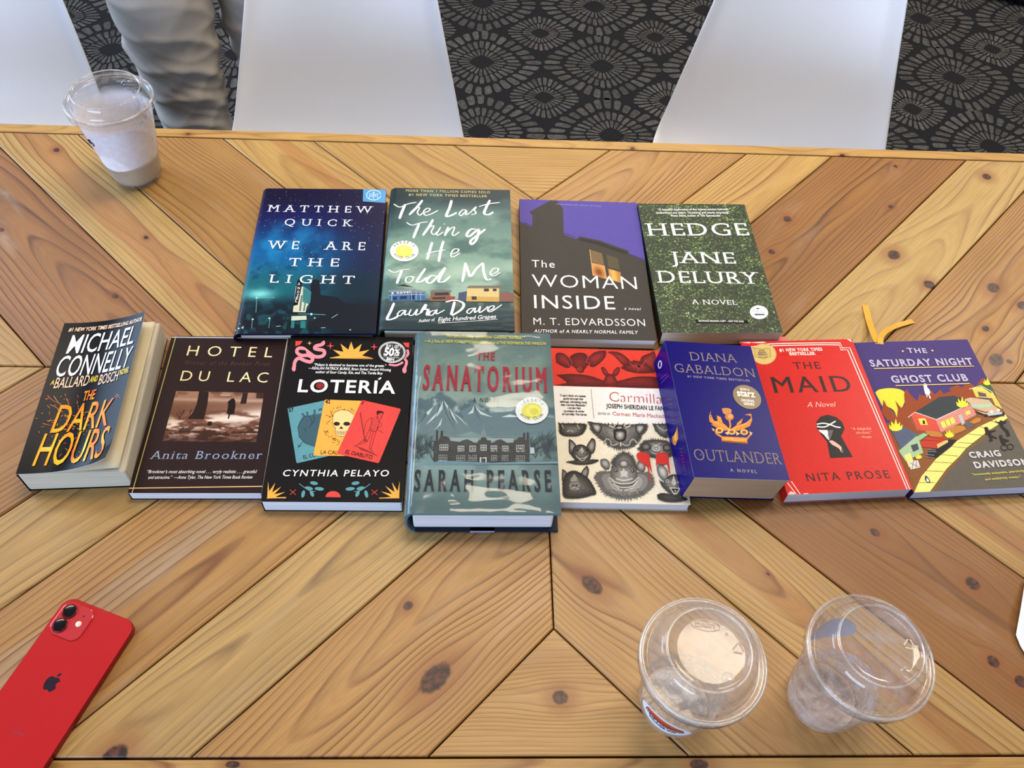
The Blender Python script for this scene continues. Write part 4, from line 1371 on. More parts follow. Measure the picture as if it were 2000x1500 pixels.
# --- brown novel with sepia photograph
def book_hotel():
    b = Book('paperback_book', 'dark brown paperback with a sepia park photograph', VD, (1198, 203), (2018, 207), (1820, 1297), (890, 1297), .013,
             (38, 22, 24), (30, 22, 20), (34, 22, 22), rough=.4, page=(222, 222, 226))

    def photo(A, B):
        c = mixc((158, 120, 98), (112, 72, 56), sst(B, .05, .4))
        n = fbm(A * 7, B * 9, 5)
        c = mixc(c, (70, 38, 28), .6 * sst(n, .45, .65) * (1 - sst(B, .0, .2)))
        path = sst(fbm(A * 4 + 2, B * 9 + 3, 5), .40, .56)
        m_ = np.exp(-((B - (.70 - .22 * A)) / .16) ** 2)
        c = mixc(c, (240, 222, 208), path * m_ * .95)
        c = mixc(c, (52, 26, 20), .85 * sst(fbm(A * 12, B * 22, 4), .44, .56) * sst(B, .55, .8))
        c = mixc(c, (226, 204, 190), .8 * sst(fbm(A * 10 + 5, B * 26 + 2, 4), .58, .68) * sst(B, .45, .7) * (1 - .6 * sst(B, .8, 1)))
        c = mixc(c, (50, 26, 20), .6 * sst(B, .8, 1.05))
        c = mixc(c, (206, 184, 166), .5 * np.exp(-((B - .17) / .035) ** 2))
        return c
    b.quad([(1228, 588), (1842, 600), (1785, 942), (1132, 938)], photo, 110, 70)
    dk = (38, 20, 18)
    b.poly([(1388, 591), (1456, 593), (1446, 680), (1420, 785), (1305, 783), (1345, 735), (1370, 680)], dk)
    b.poly([(1695, 598), (1730, 598), (1716, 676), (1674, 676)], (46, 26, 22)); b.poly([(1790, 599), (1842, 600), (1838, 640), (1786, 636)], (60, 36, 30))
    b.poly([(1612, 642), (1628, 636), (1640, 652), (1642, 690), (1632, 748), (1605, 750), (1594, 782), (1586, 780), (1594, 748), (1580, 745), (1590, 690), (1588, 662)], (26, 14, 14))
    b.poly([(1450, 800), (1475, 798), (1480, 822), (1458, 832), (1442, 826)], dk)
    b.strokes([[(1286, 714), (1248, 780)], [(1258, 720), (1246, 745), (1275, 745), (1286, 714)], [(1226, 742), (1262, 786)], [(1270, 745), (1240, 786)], [(1340, 715), (1300, 770)], [(1330, 720), (1318, 776)]], 3.5, dk, 1)
    b.strokes([[(1535, 616), (1605, 618)]], 5, (200, 170, 150), 1)
    cr = (240, 222, 170)
    b.text('HOTEL', (1300, 340), (1898, 350), 70, cr, space=1.75, bold=-.004)
    b.text('DU LAC', (1254, 516), (1864, 527), 70, cr, space=1.55, word=1.3, bold=-.004)
    b.text('Winner of the Booker Prize', (1286, 404), (1880, 410), 30, (98, 70, 56), shear=.35, space=1.35, serif=True, slab=.1, th=.03, bold=-.015)
    b.text('Anita Brookner', (1040, 1062), (1822, 1060), 56, (146, 160, 188), serif=True, smear=.012, slab=.11, th=.03, bold=-.014, shear=.1, space=1.2)
    q = (228, 222, 220)
    b.text('\u201cBrookner\u2019s most absorbing novel . . . wryly realistic . . . graceful', (1022, 1160), (1786, 1158), 22, q, shear=.2, bold=.006)
    b.text('and attractive.\u201d  \u2014Anne Tyler, The New York Times Book Review', (1030, 1199), (1758, 1196), 22, q, shear=.2, bold=.006)
    b.strokes([[(1198, 212), (2014, 216)]], 7, (190, 188, 206), 1)
    b.strokes([[(1230, 196), (920, 1298)]], 6, (180, 172, 104), 1)
    b.strokes([[(894, 1264), (1300, 1258), (1826, 1250)]], 7, (216, 178, 124), 1)
    b.strokes([[(2012, 214), (1824, 1292)]], 7, (196, 188, 178), 1)
    b.finish()


book_hotel()


# --- black paperback with three cards
def book_loteria():
    b = Book('paperback_book', 'black paperback with three coloured picture cards', VE, (258, 97), (1188, 112), (1092, 1352), (40, 1347), .019,
             (12, 11, 14), (10, 10, 12), (12, 12, 14), rough=.42, page=(222, 226, 232))
    OR, RD, PK, TE, W_ = (246, 172, 74), (222, 72, 66), (232, 140, 152), (92, 150, 160), (246, 246, 248)
    bk = (14, 12, 14)
    b.poly([(294, 140), (348, 139), (328, 168), (293, 180)], RD); b.poly([(1108, 152), (1156, 153), (1154, 192), (1130, 184)], RD)

    def star(c, r, q, col): b.poly([(c[0] + (r if k % 2 == 0 else q) * math.cos(k * PI / 4 - PI / 2), c[1] + (r if k % 2 == 0 else q) * math.sin(k * PI / 4 - PI / 2)) for k in range(8)], col)
    star((400, 156), 18, 5, OR); star((559, 177), 30, 7, RD); star((890, 184), 28, 7, RD)

    def sun(cx, cy, R, r0, a0, a1, n, sy=.75):
        P = [(cx, cy)]
        for k in range(2 * n + 1):
            a = math.radians(a0 + (a1 - a0) * k / (2 * n))
            rr = R if k % 2 == 0 else r0
            P.append((cx + rr * math.cos(a), cy + rr * sy * math.sin(a)))
        b.poly(P, OR)
    sun(716, 268, 160, 84, 180, 360, 6, .77)
    b.poly([(556, 266), (880, 272), (880, 277), (556, 271)], OR)
    sun(88, 1322, 145, 62, 272, 360, 4, .86); sun(1070, 1320, 148, 62, 180, 272, 4, .86)
    b.poly([(84, 1318), (228, 1312), (228, 1320), (84, 1324)], OR); b.poly([(922, 1316), (1072, 1312), (1072, 1320), (922, 1322)], OR)
    b.poly([(522, 1312)] + [(579 + 56 * math.cos(a), 1312 + 44 * math.sin(a)) for a in np.linspace(PI, 2 * PI, 16)] + [(636, 1314)], RD)
    for x in (279, 887): b.strokes([[(x - 22, 1258), (x, 1277), (x + 22, 1296)], [(x + 22, 1258), (x, 1277), (x - 22, 1294)]], (4, 4), RD, 1)
    # snakes
    b.stroke([(500, 142), (506, 155), (490, 168), (450, 178), (440, 196), (462, 204), (505, 212), (514, 236), (490, 258), (440, 258), (395, 228), (350, 196), (312, 200), (306, 228), (340, 250), (390, 250), (424, 272), (410, 298), (370, 292), (318, 272), (290, 300), (284, 345)], 26, PK, 5)
    b.ell((282, 350), 15, 22, PK); b.ell((355, 222), 20, 14, bk)
    b.stroke([(1140, 205), (1146, 240), (1120, 270), (1135, 300), (1122, 345)], 20, PK, 5); b.ell((1118, 362), 16, 24, PK); b.stroke([(1000, 318), (1050, 326), (1090, 312), (1108, 300)], 16, PK, 4)
    for x0, sx in ((326, 1), (856, -1)):
        b.stroke([(x0, 1214), (x0 + sx * 70, 1262), (x0 + sx * 120, 1272)], 5, TE, 4)
        for dx, dy, l, a in ((30, 50, 46, 100), (72, 8, 42, 15), (110, -30, 40, 10), (95, 48, 40, 70), (150, 12, 46, 6)):
            cx, cy = x0 + sx * dx, 1240 + dy; an = math.radians(a) if sx > 0 else PI - math.radians(a)
            b.poly([(cx + l * math.cos(t) * math.cos(an) * .75 - 13 * math.sin(t) * math.sin(an), cy + l * .75 * math.cos(t) * math.sin(an) * .8 + 13 * math.sin(t) * math.cos(an)) for t in np.linspace(0, 2 * PI, 20, False)], TE)
    # cards
    b.poly([(236, 652), (515, 592), (540, 1010), (532, 1012), (312, 1062), (304, 1056)], TE)
    hd = (60, 92, 104)
    b.poly([(312, 800), (350, 720), (420, 700), (500, 690), (500, 930), (440, 936), (370, 910), (320, 860)], hd)
    b.strokes([[(345, 690), (365, 712), (385, 720)], [(384, 678), (388, 705)], [(440, 660), (440, 690), (430, 705)], [(470, 665), (495, 655)]], 16, hd, 3)
    b.strokes([[(312, 800), (350, 722), (400, 712), (420, 760), (400, 800)], [(430, 700), (440, 740), (415, 770)], [(360, 800), (380, 830)], [(318, 945), (360, 890)], [(316, 945), (340, 930)], [(318, 945), (320, 920)], [(320, 860), (370, 912), (440, 938)]], 4, (34, 50, 58), 4)
    b.text('27', (246, 680), (286, 670), 26, (20, 24, 28), bold=.03); b.text('EL CO', (358, 1032), (452, 1012), 28, (30, 44, 50), bold=.01)
    b.poly([(515, 592), (524, 586), (790, 595), (800, 1010), (436, 1006), (432, 996)], OR)
    ol = (120, 84, 36); r = random.Random(3)
    lv = []
    for k in range(70):
        a = r.uniform(.4, 2 * PI - .2); R = r.uniform(108, 150)
        x, y = 645 + R * math.cos(a) * .92, 785 + R * math.sin(a) * 1.0
        l, t = r.uniform(8, 17), r.random() * PI
        if x < 752 - (y - 600) * .25 and y < 985: lv.append([(x - l * math.cos(t), y - l * math.sin(t)), (x - 3 * math.sin(t), y + 3 * math.cos(t)), (x + l * math.cos(t), y + l * math.sin(t)), (x + 3 * math.sin(t), y - 3 * math.cos(t))])
    b.polys(lv, ol)
    b.poly([(575, 740), (585, 690), (630, 666), (690, 668), (735, 700), (735, 780), (700, 830), (690, 862), (600, 858), (598, 800), (578, 780)], (246, 206, 140))
    b.ell((606, 768), 24, 15, (50, 34, 20)); b.ell((682, 768), 26, 15, (50, 34, 20)); b.poly([(640, 786), (656, 806), (624, 806)], (50, 34, 20))
    b.strokes([[(600, 826), (645, 834), (692, 828)], [(602, 844), (645, 850), (690, 846)]] + [[(608 + 12 * k, 822), (608 + 12 * k, 848)] for k in range(7)], 2.5, (90, 60, 30), 1)
    b.strokes([[(575, 740), (585, 690), (630, 666), (690, 668), (735, 700)], [(575, 740), (578, 780), (598, 800), (600, 858), (690, 862)]], 3, (110, 76, 36), 2)
    b.text('42', (520, 616), (558, 614), 26, (26, 20, 14), bold=.03); b.text('LA CAL', (484, 994), (612, 997), 28, (46, 32, 20), bold=.01)
    b.poly([(792, 596), (800, 590), (1082, 654), (1088, 664), (924, 1056), (914, 1062), (612, 994), (609, 984)], RD)
    ln = (112, 26, 30); sk = (206, 66, 62)
    b.poly([(740, 930), (800, 950), (880, 985), (920, 1015), (860, 990), (790, 965)], (150, 40, 42))
    b.poly([(872, 720), (905, 716), (930, 740), (918, 800), (900, 830), (850, 810), (862, 760)], sk)
    b.strokes([[(872, 720), (830, 750), (818, 790), (808, 850)], [(905, 716), (945, 780), (905, 800), (930, 820), (955, 838)], [(850, 812), (815, 880), (745, 935)], [(868, 800), (840, 890), (770, 925)], [(900, 830), (880, 900), (862, 965)], [(880, 830), (862, 900), (850, 955)], [(850, 812), (880, 826), (902, 826)], [(872, 720), (866, 770), (850, 812)], [(925, 745), (915, 800), (900, 830)], [(850, 955), (880, 975)], [(745, 935), (735, 940)]], 3.5, ln, 3)
    b.poly([(905, 690), (925, 674), (958, 684), (950, 715), (935, 735), (915, 728)], sk); b.strokes([[(905, 690), (925, 672), (960, 685), (944, 712), (938, 735)], [(910, 728), (912, 690)]], 4, ln, 2)
    b.poly([(905, 680), (915, 668), (955, 676), (958, 688), (925, 690), (912, 706)], (60, 20, 24))
    b.strokes([[(784, 685), (800, 790), (820, 905)], [(808, 900), (822, 880), (838, 905)]], 6, (120, 36, 36), 1)
    b.text('2', (792, 618), (806, 621), 24, (60, 16, 18), bold=.03); b.text('EL DIABLITO', (668, 990), (868, 1033), 30, (60, 16, 18), bold=.01)
    # lettering
    b.text('\u201cPelayo is destined to become one of the greats.\u201d', (434, 331), (980, 340), 19, W_, shear=.12, bold=.012)
    b.text('\u2014KEALAN PATRICK BURKE, Bram Stoker Award-Winning', (392, 357), (1016, 371), 19, W_, shear=.12, bold=.012)
    b.text('author of Sour Candy, Kin, and The Turtle Boy', (446, 386), (954, 397), 19, W_, shear=.12, bold=.012)
    b.text('LOTERIA', (310, 528), (1046, 540), 92, W_, bold=.02, space=1.12)
    b.poly([(916, 432), (940, 416), (944, 424), (930, 438)], W_)
    b.ell((480, 482), 33, 26, (70, 16, 24)); b.ring((480, 482), 24, 19, 3, RD); b.ring((480, 482), 12, 9, 3, RD); b.ell((480, 482), 4, 3, RD)
    b.text('CYNTHIA PELAYO', (203, 1160), (994, 1160), 46, W_, bold=.008, shear=.1, space=1.2)

    def st_():
        b.ell((1025, 228), 108, 86, (12, 12, 14))
        b.ring((1025, 228), 101, 80, 2.5, W_, 60); b.ring((1025, 228), 89, 70, 2.5, W_, 60)
        P = []
        for k in range(72):
            a = 2 * PI * k / 72; d = .024
            P.append([(1025 + 98 * math.cos(a - d), 228 + 78 * math.sin(a - d)), (1025 + 98 * math.cos(a + d), 228 + 78 * math.sin(a + d)), (1025 + 92 * math.cos(a + d), 228 + 73 * math.sin(a + d)), (1025 + 92 * math.cos(a - d), 228 + 73 * math.sin(a - d))])
        b.polys(P, W_)
        b.text('BUY 1, GET 1', (980, 190), (1088, 200), 22, W_, bold=.02)
        b.text('50', (960, 250), (1036, 256), 56, W_, bold=.04); b.text('%', (1042, 236), (1082, 239), 32, W_, bold=.03); b.text('OFF', (1036, 258), (1076, 262), 19, W_, bold=.03)
        b.stroke([(960, 262), (1082, 272)], 2, W_, 1); b.text('B&N', (982, 288), (1038, 293), 19, W_, bold=.03)
    b.finish()
    b.sticker('sale_sticker', st_, 'round black sale sticker with white print')


book_loteria()


# --- thick hardcover in a clear plastic jacket
def book_san():
    b = Book('hardcover_book', 'thick grey-green hardcover with snowy mansion in a shiny clear plastic jacket', VF, (176, 66), (1088, 74), (1184, 1314), (100, 1296), .038,
             (92, 122, 128), (84, 108, 116), (34, 38, 52), 'hard', rough=.4, page=(226, 226, 228), zc=.038)
    b.hom([b.px(p) for p in ((176, 66), (1088, 74), (1184, 1314), (100, 1296))])

    def pic(U, V):
        c = mixc((112, 138, 136), (134, 154, 146), sst(V, .3, .6))
        c = mixc(c, (116, 138, 130), sst(V, .6, .75))
        c = mixc(c, (94, 116, 114), sst(V, .78, 1.0))
        c = mixc(c, (72, 94, 96), .8 * (1 - sst(V, .03, .17)))
        c = mixc(c, (130, 158, 160), .75 * np.exp(-((V - .22) / .05) ** 2))
        n = fbm(U * 6, V * 9, 5)
        c = mixc(c, (84, 106, 108), .5 * sst(n, .45, .7))
        # mountains
        rd = lambda cx, h, wd, sh: h - np.abs(U - cx) * wd + .05 * (fbm(U * 14 + sh, U * 3 + sh, 4) - .5)
        ridge = np.maximum(np.maximum(rd(.2, .645, .55, 2), rd(.42, .60, .5, 6)), np.maximum(rd(.02, .60, .2, 3), .55 + .03 * (fbm(U * 9, U * 2, 4) - .5)))
        m_ = sst(ridge - V, -.004, .008) * sst(V, .38, .44)
        tex = fbm(U * 16 + V * 9, V * 22 - U * 12, 5)
        mc = mixc((74, 96, 106), (178, 194, 194), sst(tex, .48, .68))
        mc = mixc(mc, (120, 148, 152), sst(ridge - V, .06, .17))
        c = c * (1 - m_[..., None] * .8) + mc * m_[..., None] * .8
        d = .75 * (sst(fbm(U * 26, V * 36, 4), .42, .6)) * np.exp(-((V - .34) / .07) ** 2) * (sst(U, .18, .02) + sst(U, .78, .92))
        c = mixc(c, (52, 62, 70), np.clip(d, 0, 1))
        c = mixc(c, (66, 90, 98), .4 * (sst(U, .12, .0) + sst(U, .9, 1.0)))
        return c
    b.grid(pic, 100, 150)
    b.poly([(170, 640), (250, 600), (300, 566), (340, 535), (366, 520), (384, 545), (420, 580), (450, 612), (500, 660), (560, 735), (420, 770), (200, 740)], (104, 124, 130))
    b.poly([(480, 600), (540, 570), (575, 556), (610, 580), (680, 610), (840, 600), (960, 620), (1140, 650), (1140, 760), (640, 770), (560, 735)], (98, 120, 128))
    b.polys([[(366, 520), (352, 560), (320, 610), (290, 640), (250, 690), (330, 625), (360, 585)], [(366, 520), (384, 560), (420, 620), (470, 690), (430, 610), (390, 550)], [(300, 566), (260, 600), (190, 640), (270, 620)], [(420, 600), (470, 640), (530, 700), (480, 640)], [(575, 556), (560, 590), (530, 620), (570, 610)], [(575, 556), (620, 600), (700, 640), (620, 620)], [(360, 640), (330, 700), (300, 730), (350, 690)], [(760, 640), (820, 620), (900, 640), (830, 640)]], (190, 204, 204))
    b.strokes([[(366, 524), (380, 590), (410, 660), (450, 720)], [(340, 545), (330, 600), (300, 660)], [(400, 570), (430, 650), (440, 700)], [(580, 560), (590, 610), (620, 660)], [(250, 610), (230, 650), (190, 690)]], (7, 2), (64, 82, 90), 4)
    # mansion
    st, lt, wl = (66, 66, 66), (176, 186, 186), (196, 200, 196)
    b.poly([(300, 945), (303, 800), (335, 795), (345, 772), (380, 766), (405, 775), (415, 800), (480, 808), (500, 796), (530, 790), (556, 798), (570, 812), (592, 815), (595, 798), (620, 795), (625, 778), (655, 776), (662, 795), (690, 800), (692, 815), (715, 812), (730, 797), (760, 792), (790, 803), (800, 818), (846, 815), (848, 800), (868, 795), (880, 778), (910, 778), (930, 795), (955, 800), (958, 955), (700, 958), (500, 952)], st)
    b.poly([(410, 778), (610, 782), (600, 812), (570, 808), (530, 788), (495, 796), (478, 806), (418, 798)], (148, 160, 164)); b.poly([(668, 784), (850, 785), (845, 812), (800, 815), (760, 790), (725, 797), (695, 812), (690, 798), (664, 792)], (148, 160, 164))
    b.polys([[(316, 795), (318, 728), (332, 726), (332, 795)], [(347, 770), (350, 730), (366, 730), (366, 768)], [(910, 780), (912, 748), (926, 747), (928, 790)], [(935, 795), (936, 745), (950, 745), (952, 800)]], (58, 60, 62))
    b.poly([(622, 770), (624, 742), (630, 735), (638, 728), (640, 690), (643, 690), (645, 728), (654, 736), (660, 745), (660, 770)], (120, 132, 136))
    for x, y, w_, h_, n in ((342, 824, 58, 40, 4), (465, 834, 44, 38, 4), (545, 834, 44, 40, 4), (620, 828, 42, 40, 4), (690, 834, 44, 40, 4), (768, 836, 44, 38, 4), (865, 832, 55, 46, 4),
                           (336, 895, 58, 40, 4), (456, 898, 60, 40, 4), (540, 898, 56, 40, 4), (694, 900, 40, 38, 3), (768, 902, 44, 36, 3), (864, 904, 60, 40, 4)):
        b.poly([(x, y), (x + w_, y), (x + w_, y + h_), (x, y + h_)], wl if y < 880 else (150, 152, 148))
        g = [[(x + 3 + k * (w_ - 3) / n, y + 3 + j * (h_ - 2) / 2), (x + k * (w_ - 3) / n + (w_ - 3) / n, y + 3 + j * (h_ - 2) / 2), (x + k * (w_ - 3) / n + (w_ - 3) / n, y + (j + 1) * (h_ - 3) / 2), (x + 3 + k * (w_ - 3) / n, y + (j + 1) * (h_ - 3) / 2)] for k in range(n) for j in range(2)]
        b.polys(g, (70, 74, 78))
    b.poly([(616, 952), (616, 914), (662, 914), (662, 954)], wl); b.poly([(626, 953), (626, 922), (654, 922), (654, 954)], (54, 56, 60))
    r = random.Random(2)
    ivy = []
    for k in range(150):
        x, y = r.uniform(305, 955), r.uniform(850, 945); d = r.uniform(2, 6)
        ivy.append([(x - d, y), (x, y - d), (x + d, y), (x, y + d)])
    b.polys(ivy[::2], (92, 94, 90)); b.polys(ivy[1::2], (46, 46, 48))
    tr = []
    for x0, y0, s_ in [(r.uniform(150, 300), r.uniform(830, 930), r.uniform(.6, 1.2)) for _ in range(26)] + [(r.uniform(960, 1150), r.uniform(830, 930), r.uniform(.6, 1.2)) for _ in range(22)]:
        for q in range(3):
            a = -PI / 2 + r.uniform(-.9, .9)
            tr.append([(x0, y0), (x0 + 40 * s_ * math.cos(a), y0 + 50 * s_ * math.sin(a)), (x0 + 80 * s_ * math.cos(a + .3), y0 + 95 * s_ * math.sin(a + .25))])
    b.strokes(tr, (4, 1.2), (62, 74, 82), 3)
    b.poly([(960, 895), (962, 850), (988, 856), (992, 895)], (176, 190, 196))
    b.poly([(320, 945), (350, 930), (400, 940), (520, 946), (700, 955), (900, 950), (1000, 955), (1150, 950), (1155, 965), (150, 965), (150, 950)], (116, 146, 156))
    ye = (206, 192, 74)
    b.text('\u201cAn absolutely splendid Gothic thriller.\u201d', (372, 104), (920, 117), 21, ye, bold=.015)
    b.text('\u2014A. J. Finn, #1 NEW YORK TIMES bestselling author of THE WOMAN IN THE WINDOW', (242, 138), (1064, 156), 19, ye, bold=.015)
    kw = dict(serif=True, slab=.07, th=.022, smear=.034)
    rd_ = (158, 40, 56)
    b.text('THE', (590, 254), (714, 258), 54, rd_, space=1.25, **kw)
    b.text('SANATORIUM', (226, 455), (1076, 475), 166, rd_, space=1.5, **kw)
    b.text('A NOVEL', (567, 538), (745, 543), 28, (46, 54, 60), space=1.5, bold=.012)
    b.text('SARAH PEARSE', (168, 1142), (1116, 1156), 144, (42, 46, 52), space=1.6, word=1.1, **kw)

    def st_():
        b.ell((970, 600), 113, 90, (226, 230, 230)); b.ell((969, 602), 70, 55, (216, 212, 84)); b.ell((978, 600), 48, 38, (228, 222, 110)); b.ell((985, 606), 30, 24, (206, 202, 70))
        b.arc("REESE'S", (970, 606), 86, 68, 222, 318, 20, (150, 156, 160))
        b.arc('BOOK CLUB', (970, 596), 88, 70, 148, 32, 22, (50, 56, 62), top=False)
    b.finish()
    b.sticker('round_seal', st_, 'round white seal with yellow centre')
    # clear wrinkled jacket
    t = NT('clear_jacket_film')
    fr = t.n('ShaderNodeLayerWeight'); fr.inputs['Blend'].default_value = .5
    gl = t.n('ShaderNodeBsdfGlossy'); gl.inputs['Roughness'].default_value = .10
    tr_ = t.n('ShaderNodeBsdfTransparent'); tr_.inputs[0].default_value = (.97, .98, .98, 1)
    mx = t.n('ShaderNodeMixShader')
    t.lk(t.m('MULTIPLY_ADD', t.m('POWER', fr.outputs['Facing'], 4.0), .7, .038, clamp=True), mx.inputs[0]); t.lk(tr_.outputs[0], mx.inputs[1]); t.lk(gl.outputs[0], mx.inputs[2])
    bp = t.n('ShaderNodeBump'); bp.inputs['Strength'].default_value = .25; bp.inputs['Distance'].default_value = .002
    t.lk(t.noise(t.obj(), 38, 2), bp.inputs['Height']); t.lk(bp.outputs[0], gl.inputs['Normal']); t.lk(bp.outputs[0], fr.inputs['Normal'])
    t.lk(mx.outputs[0], t.t.nodes['Material Output'].inputs[0])
    mb = MB()

    RG = [(.30, .80, 1.0, .93, .0026, .016), (.55, .965, .98, .975, .0016, .010), (.48, .60, .95, .68, .0026, .014), (.30, .145, .88, .085, .0034, .014), (.18, .012, .97, .004, .0028, .010), (.05, .70, .30, .74, .0012, .012)]

    def film(a, c):
        x, y, z = b.surf(a * b.W, c * b.H, 0)
        w_ = float(fbm(np.array([a * 2.2 + c * 1.4 + 2]), np.array([c * 6.5 - a * 1.0 + 3.4]), 2)[0])
        w2 = float(fbm(np.array([a * 7 + 9]), np.array([c * 12]), 2)[0])
        e = min(1, 8 * min(a, 1 - a)) * min(1, 20 * min(c, 1 - c) + .3)
        r = 0
        for u0, v0, u1, v1, h, sg in RG:
            d = np.array([(u1 - u0) * b.W, (v1 - v0) * b.H]); q = np.array([(a - u0) * b.W, (c - v0) * b.H])
            t_ = float(np.dot(d, q) / np.dot(d, d)); L = float(np.hypot(*d))
            n_ = abs(d[0] * q[1] - d[1] * q[0]) / L + .006 * (w2 - .5)
            k = max(0, min(1, t_ * 5 + .3)) * max(0, min(1, (1 - t_) * 5 + .3))
            r += h * k * math.exp(-(n_ / (sg * (.55 + .9 * w2))) ** 2)
        return (x, y, z + .0012 + .0014 * w_ * e + .0005 * w2 * e + r)
    mb.grid(film, 80, 150)
    o = mb.build('clear_jacket', t.mat, b.root, True)
    mb = MB(); W, H = b.W, b.H
    mb.box(-.012, .012, -H / 2 - .0007, -H / 2 + .004, .0006, .0028)
    mb.build('jacket_tape', simple('clear_tape', (150, 160, 190), .2), b.root)


book_san()


# --- bats on a red and cream cover
def book_carm():
    b = Book('paperback_book', 'red and cream paperback covered in engraved bat heads', VG, (60, 128), (1012, 138), (1152, 1363), (112, 1338), .0132,
             (228, 220, 200), (150, 40, 36), (200, 194, 180), rough=.4, page=(210, 206, 204))
    RED, MR, CR_ = (216, 58, 44), (110, 34, 32), (228, 220, 200)
    b.poly([(60, 128), (1012, 138), (1052, 450), (74, 436)], RED)
    b.poly([(74, 436), (1052, 450), (1082, 740), (87, 722)], (236, 234, 232))
    G = lambda k: (k, k * .98, k * .95)

    def shade(pts, c0, c1, fx=.5, fy=.4, rim=None, hair=0, seed=1):
        """engraved looking patch: outline, darker rim and hatch lines"""
        c = np.mean(np.array(pts, float), axis=0)
        if hair:
            r = random.Random(seed); P = []
            sp = b.spline(pts + [pts[0]], 5)
            for q in sp:
                d = q - c; L = np.hypot(*d); d = d / L
                for _ in range(2):
                    a = r.uniform(-.35, .35); dd = np.array([d[0] * math.cos(a) - d[1] * math.sin(a), d[0] * math.sin(a) + d[1] * math.cos(a)])
                    n_ = np.array([-d[1], d[0]])
                    P.append([tuple(q - d * 6 + n_ * 5), tuple(q + dd * hair * r.uniform(.6, 1.2)), tuple(q - d * 6 - n_ * 5)])
            b.polys(P, c0)
        b.poly([tuple(p) for p in b.spline(pts + [pts[0]], 5)[:-1]], c0)
        for f, m_ in ((.82, .35), (.62, .65), (.4, 1.0)):
            o_ = np.array([(fx - .5) * 40, (fy - .5) * 40]) * (1 - f)
            col = tuple(a * (1 - m_) + q * m_ for a, q in zip(c0, c1))
            b.poly([tuple((np.array(p) - c) * f + c + o_) for p in b.spline(pts + [pts[0]], 5)[:-1]], col)

    def hatch(cx, cy, rx, ry, n, col, seed=0, l=14, w_=1.6):
        r = random.Random(seed); L = []
        for k in range(n):
            a = r.random() * 2 * PI; q = r.random() ** .5
            x, y = cx + rx * q * math.cos(a), cy + ry * q * math.sin(a)
            an = math.atan2(y - cy, x - cx) + r.uniform(-.3, .3)
            dx, dy = math.cos(an), math.sin(an)
            L.append([(x - dx * l / 2 - dy * w_, y - dy * l / 2 + dx * w_), (x + dx * l / 2, y + dy * l / 2), (x - dx * l / 2 + dy * w_, y - dy * l / 2 - dx * w_)])
        b.polys(L, col)
    # red bats
    D, M_ = (84, 22, 24), (138, 40, 38)
    shade([(105, 250), (100, 180), (140, 165), (190, 190), (225, 240), (230, 270), (185, 290)], D, M_); shade([(350, 260), (340, 220), (380, 175), (440, 148), (500, 145), (498, 190), (460, 240), (400, 280)], D, M_)
    shade([(215, 260), (212, 200), (260, 168), (320, 165), (352, 190), (355, 260), (330, 300), (320, 322), (290, 328), (268, 312), (260, 295)], D, (120, 34, 34), fy=.8)
    b.strokes([[(175, 178), (205, 205), (228, 240), (222, 258)], [(395, 165), (360, 200), (340, 245)], [(195, 240), (205, 272), (230, 268)], [(350, 245), (372, 250), (362, 275)]], 5, (178, 70, 62), 4)
    b.ell((290, 300), 22, 16, (150, 52, 48)); b.ell((283, 300), 4, 4, (50, 14, 16)); b.ell((300, 300), 4, 4, (50, 14, 16))
    shade([(512, 155), (560, 148), (620, 160), (680, 205), (700, 240), (690, 275), (640, 262), (600, 220), (560, 180)], D, M_); shade([(775, 240), (790, 190), (850, 160), (900, 150), (905, 300), (850, 315)], D, M_)
    shade([(690, 240), (730, 225), (780, 232), (830, 250), (880, 300), (840, 320), (760, 322), (690, 310), (630, 280)], D, M_, hair=12, seed=4)
    b.strokes([[(690, 230), (715, 262), (745, 270)], [(830, 215), (800, 250), (790, 275)], [(740, 268), (765, 290), (755, 315)]], 5, (176, 66, 58), 4); b.ell((765, 268), 12, 12, (50, 14, 16))
    shade([(105, 348), (230, 338), (370, 352), (470, 385), (520, 395), (520, 435), (110, 432), (190, 410)], D, (120, 34, 34)); shade([(560, 395), (620, 385), (740, 355), (880, 352), (920, 370), (940, 440), (560, 436)], D, (120, 34, 34))
    shade([(480, 430), (485, 380), (510, 340), (545, 335), (580, 370), (585, 432)], D, M_); shade([(460, 285), (480, 278), (510, 310), (525, 350), (500, 352), (475, 325)], D, M_); shade([(550, 352), (560, 310), (590, 280), (612, 285), (605, 325), (580, 350)], D, M_)
    # title band
    b.text('Carmilla', (528, 556), (950, 572), 78, (190, 40, 44), serif=True, smear=.004, slab=.09, th=.022, bold=-.022)
    b.text('JOSEPH SHERIDAN LE FANU', (500, 608), (990, 628), 33, (40, 38, 40), bold=.02, space=1.05)
    b.text('EDITED BY', (436, 663), (532, 666), 17, (60, 56, 56), space=1.1)
    b.text('Carmen Maria Machado', (550, 667), (984, 686), 28, (190, 40, 44), serif=True, slab=.1, th=.03, bold=-.005)
    b.stroke([(381, 460), (402, 694)], 3, (120, 118, 118), 1)
    for k, (s_, x0, x1) in enumerate((('\u201cI can\u2019t think of a better', 135, 342), ('guide through this', 162, 318), ('ethereal, infuriating book', 136, 350), ('than Carmen Machado.\u201d', 143, 346), ('\u2014Jordan Hall,', 190, 300), ('co-creator & writer', 166, 328), ('of Carmilla: The Series', 153, 346))):
        y = 520 + 24.6 * k
        b.text(s_, (x0, y), (x1, y + (x1 - x0) * .018), 15, (40, 38, 38), bold=.03)
    # grey bats
    K, Mg, Lg = G(42), G(112), G(178)
    shade([(130, 735), (325, 738), (330, 780), (300, 820), (240, 835), (170, 828), (135, 800)], K, Mg, hair=12, seed=2)
